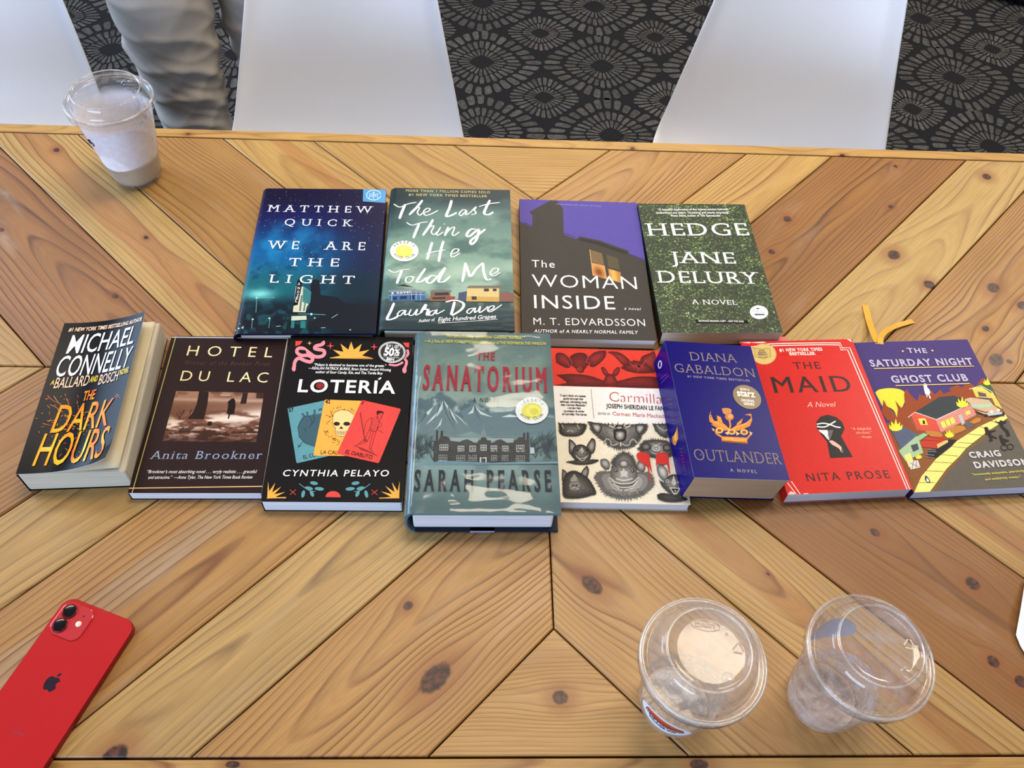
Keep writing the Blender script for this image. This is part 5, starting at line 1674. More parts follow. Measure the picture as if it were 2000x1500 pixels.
    b.strokes([[(190, 800), (225, 790), (240, 806)], [(150, 745), (165, 775)], [(270, 745), (290, 780)]], 6, Lg, 3); hatch(230, 780, 80, 40, 40, G(70), 2)
    shade([(370, 725), (420, 735), (520, 740), (700, 742), (805, 740), (808, 780), (770, 830), (740, 880), (690, 915), (610, 930), (540, 915), (490, 870), (430, 830), (385, 780)], G(70), G(128), hair=22, seed=3)
    shade([(375, 735), (440, 735), (465, 770), (440, 815), (400, 790)], K, Lg); shade([(735, 740), (800, 742), (800, 780), (760, 820), (730, 790)], K, Lg)
    shade([(555, 785), (605, 770), (655, 790), (650, 860), (610, 880), (562, 855)], G(30), G(58)); shade([(575, 800), (605, 795), (640, 805), (635, 850), (605, 865), (575, 850)], G(96), G(190))
    b.strokes([[(480, 895), (500, 855), (530, 870), (535, 900), (560, 905), (590, 890)], [(740, 890), (715, 858), (690, 870), (680, 900), (650, 908), (620, 892)], [(610, 880), (612, 915)], [(560, 745), (600, 770), (650, 748)], [(520, 750), (560, 765)], [(690, 750), (650, 768)]], 9, G(196), 4)
    b.strokes([[(480, 895), (500, 855), (530, 870), (535, 900), (560, 905), (590, 890)], [(740, 890), (715, 858), (690, 870), (680, 900), (650, 908), (620, 892)]], 2.5, G(40), 4)
    b.ell((580, 758), 10, 8, G(20)); b.ell((628, 760), 10, 8, G(20)); hatch(605, 850, 170, 70, 90, G(50), 5)
    shade([(875, 738), (985, 740), (985, 830), (940, 830), (895, 790)], G(60), Mg, hair=14, seed=6)
    b.strokes([[(915, 760), (960, 790), (985, 775)], [(900, 745), (930, 775)]], 6, Lg, 3)
    # fox eared bat
    shade([(205, 860), (230, 868), (262, 905), (265, 950), (235, 975), (208, 960)], K, G(150)); shade([(385, 848), (412, 870), (410, 940), (385, 972), (355, 950), (345, 910)], K, G(150))
    shade([(225, 985), (245, 920), (300, 900), (350, 925), (380, 980), (360, 1020), (315, 1035), (265, 1025)], K, Mg); shade([(190, 1035), (300, 1018), (432, 1020), (380, 1048), (280, 1055)], K, G(70), hair=6)
    b.poly([(306, 920), (325, 950), (308, 975), (286, 950)], Lg); b.strokes([[(262, 995), (300, 1012), (350, 992)], [(260, 985), (308, 1028), (355, 985)]], 6, Lg, 3); b.ell((270, 945), 10, 8, G(20)); b.ell((348, 945), 10, 8, G(20)); hatch(305, 960, 70, 55, 50, G(60), 7)
    # lower left bat
    shade([(155, 1090), (185, 1110), (200, 1150), (190, 1185), (155, 1180)], K, G(140)); shade([(345, 1062), (362, 1100), (345, 1160), (310, 1185), (295, 1140), (315, 1095)], K, G(140))
    shade([(160, 1200), (180, 1130), (245, 1105), (310, 1130), (370, 1180), (415, 1270), (380, 1290), (300, 1310), (210, 1312), (165, 1290)], K, G(96), hair=8, seed=8)
    b.poly([(248, 1128), (280, 1175), (270, 1190), (222, 1188), (215, 1172)], G(150)); b.ell((250, 1220), 42, 38, G(120)); b.strokes([[(215, 1220), (235, 1200), (252, 1215), (270, 1200), (290, 1222)], [(220, 1245), (250, 1232), (282, 1246)], [(248, 1140), (246, 1180)]], 6, Lg, 3)
    b.ell((240, 1216), 6, 6, G(20)); b.ell((262, 1216), 6, 6, G(20)); hatch(260, 1220, 95, 85, 90, G(56), 9)
    # big wrinkled bat
    shade([(555, 1080), (550, 1030), (590, 985), (640, 965), (690, 990), (715, 1040), (720, 1090)], G(60), G(110), hair=26, seed=10)
    shade([(450, 1018), (490, 1012), (522, 1040), (520, 1085), (490, 1090), (455, 1060)], G(80), G(165)); shade([(735, 1040), (775, 1030), (800, 1055), (795, 1100), (760, 1110), (735, 1080)], G(80), G(165))
    shade([(415, 1160), (440, 1120), (520, 1110), (760, 1115), (830, 1130), (855, 1175), (840, 1230), (770, 1290), (660, 1315), (560, 1305), (470, 1260)], G(96), G(178), hair=24, seed=11)
    shade([(525, 1110), (560, 1060), (640, 1045), (705, 1065), (740, 1120), (730, 1190), (680, 1240), (620, 1255), (560, 1230), (530, 1180)], G(84), G(140))
    shade([(590, 1050), (610, 1025), (650, 1022), (672, 1050), (660, 1078), (610, 1080)], G(70), G(180))
    b.strokes([[(525, 1160), (570, 1195), (630, 1205), (700, 1195), (745, 1155)], [(535, 1180), (580, 1225), (640, 1235), (700, 1222), (740, 1180)], [(545, 1205), (600, 1248), (650, 1250), (710, 1235)], [(570, 1165), (630, 1180), (700, 1165)]], 9, G(196), 4)
    b.strokes([[(525, 1168), (570, 1203), (630, 1213), (700, 1203), (745, 1163)], [(540, 1192), (585, 1234), (640, 1244), (705, 1230)], [(560, 1060), (585, 1085)], [(700, 1062), (680, 1088)]], 3.5, G(40), 4)
    b.poly([(630, 1085), (645, 1110), (665, 1110), (655, 1135), (660, 1155), (632, 1148), (605, 1155), (612, 1132), (600, 1108), (618, 1110)], G(190)); b.ell((572, 1105), 13, 11, G(28)); b.ell((700, 1108), 13, 11, G(28)); b.ell((570, 1103), 5, 4, G(210)); b.ell((698, 1106), 5, 4, G(210))
    hatch(640, 1270, 160, 38, 90, G(70), 12, 20)
    # right bats
    shade([(755, 930), (790, 880), (870, 862), (960, 870), (1020, 910), (1025, 960), (980, 995), (880, 1000), (790, 975)], G(60), G(130), hair=18, seed=13)
    shade([(770, 900), (820, 890), (850, 915), (835, 945), (785, 945)], G(40), G(120)); shade([(945, 905), (990, 900), (1012, 930), (985, 955), (945, 945)], G(40), G(120)); b.ring((890, 930), 26, 20, 8, G(190)); b.ell((890, 932), 8, 7, G(190)); b.strokes([[(850, 960), (890, 975), (940, 958)], [(860, 895), (890, 905), (925, 890)]], 6, Lg, 3); hatch(890, 935, 120, 55, 70, G(60), 14)
    RB = (196, 46, 40)
    b.poly(b.spline([(732, 985), (745, 965), (790, 960), (835, 985), (840, 1030), (852, 1110), (843, 1100), (830, 1060), (842, 1180), (834, 1185), (820, 1080), (805, 1062), (800, 1100), (792, 1060), (750, 1030)], 4), RB)
    b.poly(b.spline([(885, 985), (905, 965), (950, 965), (985, 985), (988, 1020), (996, 1120), (988, 1115), (972, 1050), (950, 1058), (900, 1052), (888, 1075), (886, 1020)], 4), RB)
    shade([(890, 1080), (905, 1058), (950, 1070), (978, 1110), (975, 1170), (945, 1180), (905, 1140)], G(90), G(190)); shade([(1050, 1080), (1075, 1110), (1085, 1170), (1060, 1190), (1045, 1140)], G(80), G(150))
    shade([(900, 1320), (895, 1290), (950, 1280), (1060, 1300), (1125, 1325), (1050, 1342), (960, 1340)], K, G(64), hair=8, seed=16)
    shade([(905, 1170), (940, 1195), (985, 1145), (1040, 1135), (1085, 1180), (1095, 1250), (1060, 1300), (1020, 1308), (980, 1270), (930, 1225)], G(52), G(128))
    b.poly([(1022, 1140), (1042, 1205), (1022, 1220), (1004, 1200)], G(196)); b.ring((972, 1186), 12, 10, 6, G(190)); b.ring((1064, 1190), 12, 10, 6, G(190)); b.poly([(985, 1235), (1075, 1238), (1045, 1285), (1020, 1290)], G(200)); b.poly([(1000, 1243), (1062, 1245), (1040, 1275), (1022, 1278)], G(30)); b.ell((1032, 1262), 9, 9, G(150))
    hatch(1020, 1230, 80, 70, 50, G(56), 17)
    b.finish()


book_carm()


# --- thick blue paperback resting on the bat book
def book_out():
    b = Book('paperback_book', 'thick dark blue paperback with golden thistle crown', VC, (108, 326), (742, 324), (1033, 1268), (352, 1272), .040,
             (13, 8, 108), (14, 8, 98), (14, 9, 98), rough=.28, tilt=math.radians(7.0), page=(178, 150, 118), zc=.0465)
    dz = b.W / 2 * math.sin(math.radians(7.0))
    GD = (150, 134, 122)
    kw = dict(serif=True, smear=.006, slab=.11, th=.026, bold=-.018, space=1.08)
    b.text('DIANA', (302, 458), (650, 454), 62, GD, **kw)
    b.text('GABALDON', (196, 548), (784, 552), 62, GD, **kw)
    b.text('#1 NEW YORK TIMES BESTSELLER', (282, 580), (742, 586), 14, (160, 150, 160), space=1.25, serif=True, slab=.1, th=.05, bold=.012)
    b.text('OUTLANDER', (356, 1156), (982, 1160), 78, (140, 126, 112), **kw)
    b.text('A NOVEL', (604, 1222), (796, 1226), 20, (160, 156, 166), serif=True, space=1.6, slab=.12, th=.05, bold=.01)
    g1, g2, g3 = (226, 140, 50), (246, 190, 104), (150, 78, 26)
    b.poly([(536, 790), (560, 784), (592, 786), (608, 796), (604, 820), (590, 828), (560, 830), (545, 820)], (206, 140, 84))
    b.ell((592, 845), 32, 26, (196, 124, 62)); b.ell((598, 842), 18, 16, (226, 160, 96)); b.strokes([[(592, 868), (600, 905), (592, 940)]], 12, g1, 3)
    for pts in ([(600, 935), (560, 900), (520, 880), (480, 880), (455, 850), (458, 810), (445, 850), (450, 885), (480, 905), (520, 925), (560, 930)], [(600, 935), (640, 905), (690, 890), (735, 870), (750, 850), (745, 830), (700, 825), (750, 815), (758, 860), (740, 905), (690, 925), (640, 930)],
                [(510, 890), (500, 840), (530, 850), (545, 890), (560, 910)], [(640, 910), (650, 885), (690, 850), (680, 885)], [(460, 905), (500, 925), (560, 945), (600, 940), (560, 920), (500, 905)], [(750, 890), (700, 925), (640, 945), (605, 940), (650, 922), (700, 905)]):
        b.poly(pts, g1)
    b.strokes([[(460, 840), (480, 880), (540, 910), (595, 938)], [(750, 850), (700, 895), (640, 918), (600, 938)], [(512, 850), (535, 885)]], 4, g2, 3)
    b.poly([(478, 940), (500, 960), (545, 985), (720, 985), (745, 955), (755, 960), (722, 1000), (726, 1030), (540, 1022), (538, 995), (500, 975)], g1)
    for c in ((522, 945), (610, 950), (700, 948)): b.ell(c, 28, 20, g2); b.ell(c, 16, 11, g3)
    b.polys([[(560, 960), (590, 945), (585, 975)], [(640, 945), (670, 960), (645, 975)], [(465, 930), (490, 940), (478, 952)], [(735, 940), (760, 950), (750, 970)]], g2)
    b.poly([(540, 1012), (724, 1018), (724, 1030), (540, 1022)], g3); b.strokes([[(548, 996), (720, 1000)], [(560, 1010), (600, 1000), (640, 1012), (700, 1004)]], 4, g2, 3)
    b.ell((398, 1118), 12, 10, (74, 72, 150)); b.ell((404, 1120), 6, 8, (24, 20, 120))

    def st_():
        b.ell((718, 699), 108, 80, (122, 100, 62), rot=.42)
        w_ = (236, 228, 216)
        b.text('NOW A', (668, 652), (736, 655), 16, w_, bold=.03); b.text('starz', (648, 694), (780, 698), 46, w_, bold=.03)
        b.text('ORIGINAL', (676, 732), (776, 734), 17, w_, bold=.03); b.text('SERIES', (696, 756), (774, 758), 17, w_, bold=.03)
    # spine printing
    keep, b.surf = b.surf, None
    T, W, H = b.T, b.W, b.H
    b.surf = lambda u, v, h: (-W / 2 - h, v - H / 2, u)
    hm = b.Hm
    b.Hm = b.solve([b.px(p) for p in ((55, 440), (108, 326), (352, 1272), (265, 1390))], [(0, H), (T, H), (T, 0), (0, 0)])
    W0 = b.W; b.W = T
    b.ring((90, 452), 8, 20, 5, (220, 216, 226))
    b.strokes([[(95, 535), (130, 510)], [(100, 560), (140, 520)]], 3, (90, 84, 150), 1)
    b.polys([[(182, 910), (200, 900), (210, 850), (218, 900), (222, 935), (205, 980), (188, 960)]], (206, 130, 50)); b.polys([[(195, 900), (205, 880), (210, 940), (200, 950)]], (240, 180, 90))
    ln = []
    for k in range(9): ln.append([(232 + 7 * k, 1010 + 26 * k), (255 + 5 * k, 1020 + 26 * k)])
    for k in range(7): ln.append([(140 + 6 * k, 660 + 27 * k), (168 + 5 * k, 672 + 27 * k)])
    b.strokes(ln, 5, (84, 62, 84), 1)
    b.W = W0; b.surf = keep; b.Hm = hm
    b.finish()
    b.sticker('oval_seal', st_, 'bronze oval seal with white print')


book_out()


# --- red paperback with keyhole
def book_maid():
    b = Book('paperback_book', 'bright red paperback with black keyhole picture', VC, (680, 320), (1446, 288), (1856, 1336), (984, 1386), .017,
             (206, 22, 17), (188, 22, 20), (216, 110, 112), rough=.32, page=(206, 204, 206), spec=.25)
    LT, BK = (246, 214, 206), (48, 16, 18)
    for o, col, w_ in ((0, LT, 7), (14, LT, 7), (7, (150, 60, 60), 2.5)):
        b.strokes([[(700, 362 + o), (870, 330 + o), (1000, 324 + o), (1240, 318 + o * .9), (1366 - o * .4, 317 + o), (1380 - o * .6, 352 + o), (1432 - o * 1.1, 350 + o), (1838 - o * 1.3, 1344)]], w_, col, 1)
    b.strokes([[(985, 1300), (1045, 1382)], [(1012, 1290), (1072, 1380)]], 6, LT, 1)
    b.polys([[(735, 322), (830, 304), (858, 322), (800, 326)], [(680, 322), (745, 315), (740, 328)], [(1410, 288), (1440, 290), (1446, 312)]], (250, 206, 196))
    b.polys([[(985, 1384), (1005, 1360), (1040, 1372), (1030, 1384)], [(1095, 1374), (1130, 1372), (1128, 1380), (1096, 1382)]], (244, 196, 186))
    b.text('#1 NEW YORK TIMES', (946, 382), (1244, 372), 20, LT, bold=.05, space=1.2); b.text('BESTSELLER', (1016, 407), (1196, 402), 20, LT, bold=.05, space=1.15)
    b.strokes([[(958, 403), (996, 402)], [(1200, 394), (1240, 392)]], 3, (150, 20, 20), 1)
    kw = dict(smear=.014, serif=True, slab=.03, th=.02, bold=-.006)
    b.text('THE', (1046, 503), (1232, 498), 48, BK, space=1.25, **kw)
    b.text('MAID', (904, 672), (1450, 655), 112, BK, space=1.2, **kw)
    b.text('A Novel', (1130, 768), (1338, 762), 34, LT, shear=.35, serif=True, slab=.06, th=.02, bold=-.012)
    b.text('NITA PROSE', (1124, 1290), (1702, 1258), 56, BK, space=1.3, **kw)
    b.poly([(1285, 1124), (1265, 1010), (1225, 960), (1195, 915), (1192, 870), (1220, 835), (1268, 820), (1330, 835), (1372, 870), (1388, 915), (1372, 955), (1362, 968), (1442, 1114)], (20, 16, 18))
    b.strokes([[(1196, 888), (1240, 880), (1290, 890), (1330, 905), (1360, 908)], [(1196, 904), (1250, 906), (1300, 880), (1326, 864)]], 9, (236, 234, 238), 4)
    b.poly(b.spline([(1206, 926), (1240, 928), (1270, 930), (1272, 960), (1280, 998), (1262, 985), (1245, 962), (1215, 940)], 3), (232, 230, 234)); b.poly([(1270, 930), (1310, 926), (1288, 990), (1280, 998)], (92, 92, 98))
    b.poly(b.spline([(1278, 1006), (1300, 1000), (1340, 1025), (1362, 1045), (1372, 1078), (1362, 1080), (1345, 1055), (1300, 1030)], 3), (236, 182, 166)); b.poly([(1366, 1040), (1380, 1080), (1370, 1092), (1362, 1070)], (90, 80, 84))
    for s_, x0, x1, y in (('\u201cA delightful', 1438, 1574, 925), ('whodunit.\u201d', 1466, 1578, 952), ('\u2014People', 1490, 1576, 982)): b.text(s_, (x0, y), (x1, y - 3), 17, (250, 170, 150), serif=True, slab=.08, th=.03, bold=.005)

    def st_():
        g = (216, 186, 110)
        b.ell((836, 402), 87, 73, (226, 200, 132)); b.ell((836, 402), 80, 67, g)
        b.poly([(770, 362), (815, 365), (830, 372), (845, 362), (880, 362), (884, 420), (850, 428), (832, 436), (812, 428), (776, 424)], (206, 176, 96))
        b.ring((836, 402), 83, 70, 3, (176, 146, 70)); b.strokes([[(770, 362), (815, 365), (830, 372), (845, 362), (880, 362), (884, 420), (850, 428), (832, 436), (812, 428), (776, 424), (770, 362)]], 3, (120, 100, 56), 1)
        for k, s_ in enumerate(('GOOD', 'MORNING', 'AMERICA')): b.text(s_, (802 - 5 * k, 383 + 14 * k), (842 + 10 * k, 383 + 14 * k), 11, (70, 64, 80), bold=.03)
        b.text('BOOK CLUB', (800, 428), (862, 427), 8, (90, 80, 70), bold=.03)
    b.finish()
    b.sticker('round_seal', st_, 'round golden seal')
    # stepped pink inner leaf at the head
    p = [at(q, .009) for q in ((1452, 665), (1455, 660), (1534, 656), (1538, 664))]
    Mi = (Matrix.Translation(b.root.location) @ Matrix.Rotation(b.rot, 4, 'Z')).inverted()
    lp = [Mi @ Vector(q) for q in p]
    mb = MB()
    x0, x1 = -b.W / 2 + .002, lp[2][0]
    mb.box(x0, x1, b.H / 2 - .05, lp[1][1], .0088, .0092)
    mb.build('pink_leaf', simple('pink_paper', (222, 112, 116), .6), b.root)
    print('leaf', lp, b.H / 2)


book_maid()


# --- purple paperback with the burning suburb
def book_sat():
    b = Book('paperback_book', 'purple and yellow paperback with cartoon suburban street', VH, (122, 345), (905, 270), (1382, 1322), (498, 1366), .0145,
             (72, 58, 118), (40, 32, 62), (80, 70, 110), rough=.45, page=(206, 206, 222))
    PU, YE, BR, OL = (72, 58, 118), (244, 220, 96), (128, 68, 40), (44, 34, 32)
    # ground and road
    b.poly([(330, 900), (1095, 690), (1382, 1322), (498, 1366)], (138, 86, 50))
    b.poly([(1168, 838), (1382, 1322), (636, 1360), (720, 1240), (860, 1090), (1000, 985)], (98, 92, 84))
    b.poly([(1150, 812), (1172, 850), (1010, 965), (880, 1075), (820, 1120), (720, 1220), (625, 1362), (606, 1362), (700, 1200), (830, 1080), (1000, 950)], (112, 96, 58))
    b.poly([(1148, 812), (1168, 838), (1000, 950), (860, 1060), (810, 1118), (720, 1205), (604, 1362), (500, 1366), (550, 1260), (660, 1130), (800, 1010), (960, 905)], (248, 230, 130))
    b.strokes([[(530, 1300), (640, 1300)], [(580, 1220), (700, 1225)], [(640, 1160), (760, 1165)], [(690, 1108), (800, 1116)], [(760, 1050), (862, 1060)], [(808, 1022), (912, 1026)], [(880, 960), (976, 968)], [(960, 905), (1035, 925)], [(1040, 862), (1100, 880)]], 3, OL, 1)
    # forest and moon
    b.poly(b.spline([(262, 690), (290, 668), (350, 656), (410, 658), (452, 675), (466, 710), (450, 760), (430, 800), (405, 865), (385, 815), (350, 790), (320, 800), (300, 770)], 4), (246, 220, 66))
    b.poly([(300, 830), (315, 735), (335, 780), (350, 790), (385, 830), (400, 860), (408, 800), (392, 740), (430, 790), (455, 770), (452, 690), (470, 655), (500, 700), (540, 740), (555, 690), (580, 700), (610, 680), (640, 660), (660, 690), (700, 650), (720, 680), (770, 660), (760, 640), (820, 610), (850, 630), (880, 600), (920, 600), (945, 620), (1000, 550), (1040, 590), (1040, 680), (900, 720), (700, 720), (540, 830), (480, 860), (520, 950), (700, 960), (600, 960), (560, 960), (480, 960), (440, 900), (340, 880)], (150, 72, 40))
    r = random.Random(6); T_ = []
    for k in range(120):
        x, y = r.uniform(310, 980), r.uniform(660, 880)
        if y > 1180 - .55 * x and y < 700 + (980 - x) * .36: T_.append([(x, y), (x + 8, y + 5), (x + 18, y + 1)])
    b.strokes(T_, 2.5, (98, 44, 28), 1)
    # pink house
    b.poly([(495, 840), (520, 822), (660, 866), (690, 958), (530, 940)], (222, 90, 74)); b.poly([(660, 868), (920, 748), (940, 825), (692, 956)], (228, 150, 138))
    b.strokes([[(502 + 5 * k, 850 + 16 * k), (664 + 5 * k, 876 + 14 * k)] for k in range(6)], 2, (150, 54, 46), 1); b.strokes([[(664 + 5 * k, 880 + 14 * k), (922 + 3 * k, 760 + 12 * k)] for k in range(6)], 2, (170, 92, 86), 1)
    b.poly([(520, 818), (690, 705), (790, 690), (838, 706), (905, 738), (664, 868)], (58, 66, 70)); b.strokes([[(474, 858), (520, 818), (664, 866), (912, 742)]], 6, (226, 206, 190), 1)
    b.polys([[(690, 884), (780, 842), (796, 882), (706, 926)], [(864, 804), (896, 790), (904, 814), (872, 830)], [(540, 862), (590, 860), (606, 905), (556, 905)]], YE)
    b.strokes([[(720, 870), (735, 912)], [(750, 856), (765, 898)]], 3, OL, 1); b.poly([(570, 875), (584, 874), (588, 900), (572, 900)], OL); b.poly([(815, 832), (838, 822), (862, 888), (838, 900)], (190, 190, 184)); b.polys([[(845, 890), (890, 875), (925, 905), (880, 920)]], (96, 98, 110))
    # yellow house, wagon
    b.poly([(920, 632), (1010, 612), (1060, 640), (1130, 775), (1080, 750), (1060, 700), (945, 695)], (238, 214, 104)); b.poly([(930, 628), (960, 606), (1050, 595), (1095, 655), (1050, 660), (985, 615)], (66, 96, 62)); b.strokes([[(900, 640), (985, 610), (1066, 655)]], 5, (230, 220, 190), 1)
    b.polys([[(958, 655), (1015, 665), (1022, 692), (968, 690)]], (80, 76, 84)); b.strokes([[(930, 648 + 12 * k), (1055, 658 + 12 * k)] for k in range(4)] + [[(1070, 670 + 18 * k), (1120, 690 + 18 * k)] for k in range(5)], 2, (176, 140, 60), 1)
    b.poly([(930, 790), (1000, 820), (1120, 800), (1145, 795), (1140, 825), (1040, 838), (950, 815)], (44, 44, 50)); b.poly([(862, 715), (905, 700), (1035, 712), (1060, 745), (1110, 780), (1105, 805), (1010, 822), (930, 790), (905, 745)], (206, 178, 146)); b.poly([(905, 745), (1000, 745), (1050, 730), (1065, 752), (1000, 772), (912, 765)], (176, 206, 176)); b.poly([(916, 775), (1010, 800), (1030, 790), (1015, 810), (930, 790)], (140, 80, 48)); b.poly([(1000, 815), (1126, 795), (1124, 812), (1010, 832)], (190, 196, 204)); b.ell((1050, 798), 12, 9, (250, 240, 220)); b.ell((1100, 784), 12, 9, (250, 240, 220)); b.ell((1008, 826), 16, 10, OL)
    # driveway, red wagon, left house
    b.poly([(600, 1090), (720, 1000), (800, 1005), (760, 1050), (660, 1130), (600, 1130)], (40, 38, 44)); b.poly([(550, 1030), (600, 985), (700, 985), (735, 1010), (665, 1068), (560, 1060)], (190, 62, 44)); b.poly([(660, 1040), (735, 1003), (738, 1022), (666, 1066)], (226, 190, 120)); b.strokes([[(560, 1012), (690, 1016)], [(600, 985), (735, 1008)]], 3, (110, 30, 26), 1)
    b.poly([(350, 930), (440, 920), (528, 968), (545, 1000), (430, 1108), (395, 1020)], (88, 96, 122)); b.poly([(405, 1090), (525, 985), (545, 1020), (568, 1100), (520, 1120), (450, 1160)], (168, 196, 156)); b.polys([[(485, 1050), (530, 1035), (540, 1075), (500, 1095)]], (70, 80, 84)); b.poly([(440, 1120), (480, 1100), (510, 1180), (470, 1200)], (240, 226, 130)); b.poly([(525, 990), (575, 962), (605, 972), (545, 1016)], (150, 196, 150)); b.polys([[(470, 1160), (530, 1150), (545, 1200), (480, 1215)]], (220, 214, 206)); b.strokes([[(480, 1170), (540, 1200)], [(500, 1158), (490, 1210)], [(520, 1155), (515, 1206)]], 3, OL, 1)
    b.strokes([[(600, 1075), (650, 1078)], [(605, 1090), (655, 1090)], [(580, 1110), (640, 1115)], [(585, 1128), (638, 1132)]], 6, (120, 122, 130), 1)
    # shrubs and flames
    b.poly(b.spline([(720, 950), (750, 925), (800, 905), (850, 908), (860, 930), (800, 960), (740, 975)], 3), (190, 130, 60)); b.poly(b.spline([(890, 880), (930, 850), (968, 845), (965, 870), (920, 890)], 3), (190, 130, 60)); b.poly(b.spline([(580, 955), (620, 945), (690, 960), (695, 985), (620, 985)], 3), (190, 130, 60))

    def flame(x, y, s_): b.poly([(x + s_ * a, y + s_ * c) for a, c in ((-40, 10), (-45, -20), (-28, -6), (-30, -45), (-10, -18), (2, -62), (12, -20), (30, -40), (28, -8), (46, -22), (40, 12), (10, 24), (-20, 24))], (248, 226, 70))
    flame(390, 930, 1.0); flame(846, 752, .95); flame(1030, 590, .65); flame(748, 975, .7); flame(535, 1130, .5)
    # ghost and bicycles
    b.poly(b.spline([(582, 622), (596, 612), (608, 624), (610, 640), (626, 660), (628, 684), (622, 688), (632, 718), (622, 718), (612, 690), (606, 716), (598, 690), (592, 686), (586, 650)], 3), (228, 226, 236))
    SK = (42, 38, 40)
    b.poly([(1070, 855), (1085, 872), (1102, 868), (1108, 856), (1124, 862), (1145, 866), (1140, 855), (1150, 858), (1148, 875), (1125, 885), (1130, 905), (1160, 930), (1172, 965), (1150, 975), (1140, 940), (1110, 910), (1098, 885), (1075, 870)], SK)
    b.ell((1005, 920), 14, 12, SK); b.poly([(995, 930), (1015, 925), (1030, 935), (1072, 928), (1072, 936), (1035, 948), (1040, 965), (1078, 985), (1074, 992), (1040, 980), (1048, 1005), (1018, 1012), (1028, 990), (1012, 960), (1000, 965)], SK)
    b.ell((1105, 975), 13, 12, SK); b.poly([(1095, 985), (1120, 985), (1160, 1000), (1162, 1008), (1130, 1010), (1140, 1030), (1130, 1040), (1105, 1020)], SK); b.ring((1125, 1052), 24, 20, 5, SK); b.ring((1168, 1046), 22, 19, 5, SK)
    b.poly(b.spline([(572, 1258), (584, 1256), (600, 1280), (606, 1300), (586, 1298), (572, 1280)], 3), (60, 62, 72)); b.poly(b.spline([(582, 1268), (596, 1284), (596, 1298), (582, 1292)], 3), (240, 240, 244))
    LV = (188, 178, 206)
    b.text('THE', (486, 398), (620, 392), 34, LV, bold=.035, space=1.25); b.ell((451, 388), 8, 6, (240, 206, 110)); b.ell((654, 372), 8, 6, (240, 206, 110))
    b.text('SATURDAY NIGHT', (236, 510), (942, 458), 46, LV, bold=.04, space=1.2, word=1.1); b.text('GHOST CLUB', (376, 618), (900, 580), 48, LV, bold=.04, space=1.2)
    b.strokes([[(256, 524), (942, 470)], [(396, 638), (906, 600)]], 6, (244, 206, 130), 1)
    GR = (206, 204, 206)
    b.text('CRAIG', (884, 1130), (1102, 1112), 40, GR, bold=.045, space=1.2); b.text('DAVIDSON', (916, 1200), (1300, 1170), 42, GR, bold=.045, space=1.2)
    yl = (206, 196, 90)
    b.text('\u201cImmensely enjoyable, piercingly clever,', (890, 1252), (1340, 1214), 15, yl, bold=.02); b.text('and satisfyingly creepy.\u201d', (980, 1284), (1232, 1262), 15, yl, bold=.02); b.text('\u2014THE STAR', (1250, 1262), (1340, 1252), 15, yl, bold=.02)
    b.finish()


book_sat()


# ================================================================== plastic cups
def clear_plastic(name, tint=(.96, .96, .97), milky=.06, rough=.05, boost=1.6, film=(225, 220, 216), nscale=70, spots=0.0):
    t = NT(name)
    fr = t.n('ShaderNodeLayerWeight'); fr.inputs['Blend'].default_value = .5
    gl = t.n('ShaderNodeBsdfGlossy'); gl.inputs['Roughness'].default_value = rough
    bp = t.n('ShaderNodeBump'); bp.inputs['Strength'].default_value = .12; bp.inputs['Distance'].default_value = .002
    t.lk(t.noise(t.obj(), 60, 2), bp.inputs['Height']); t.lk(bp.outputs[0], gl.inputs['Normal'])
    tr = t.n('ShaderNodeBsdfTransparent'); tr.inputs[0].default_value = tint + (1,)
    df = t.n('ShaderNodeBsdfDiffuse'); df.inputs[0].default_value = L4(film)
    n = t.noise(t.obj(), nscale, 4, .6)
    m1 = t.n('ShaderNodeMixShader'); t.lk(t.mapr(n, .35, .75, milky * .4, milky + spots), m1.inputs[0]); t.lk(tr.outputs[0], m1.inputs[1]); t.lk(df.outputs[0], m1.inputs[2])
    m2 = t.n('ShaderNodeMixShader'); t.lk(t.m('MULTIPLY_ADD', t.m('POWER', fr.outputs['Facing'], 4.0), .32 * boost, .02 * boost, clamp=True), m2.inputs[0]); t.lk(m1.outputs[0], m2.inputs[1]); t.lk(gl.outputs[0], m2.inputs[2])
    t.lk(m2.outputs[0], t.t.nodes['Material Output'].inputs[0])
    return t.mat


CLEAR = clear_plastic('clear_plastic_lid', milky=.05, boost=2.0)


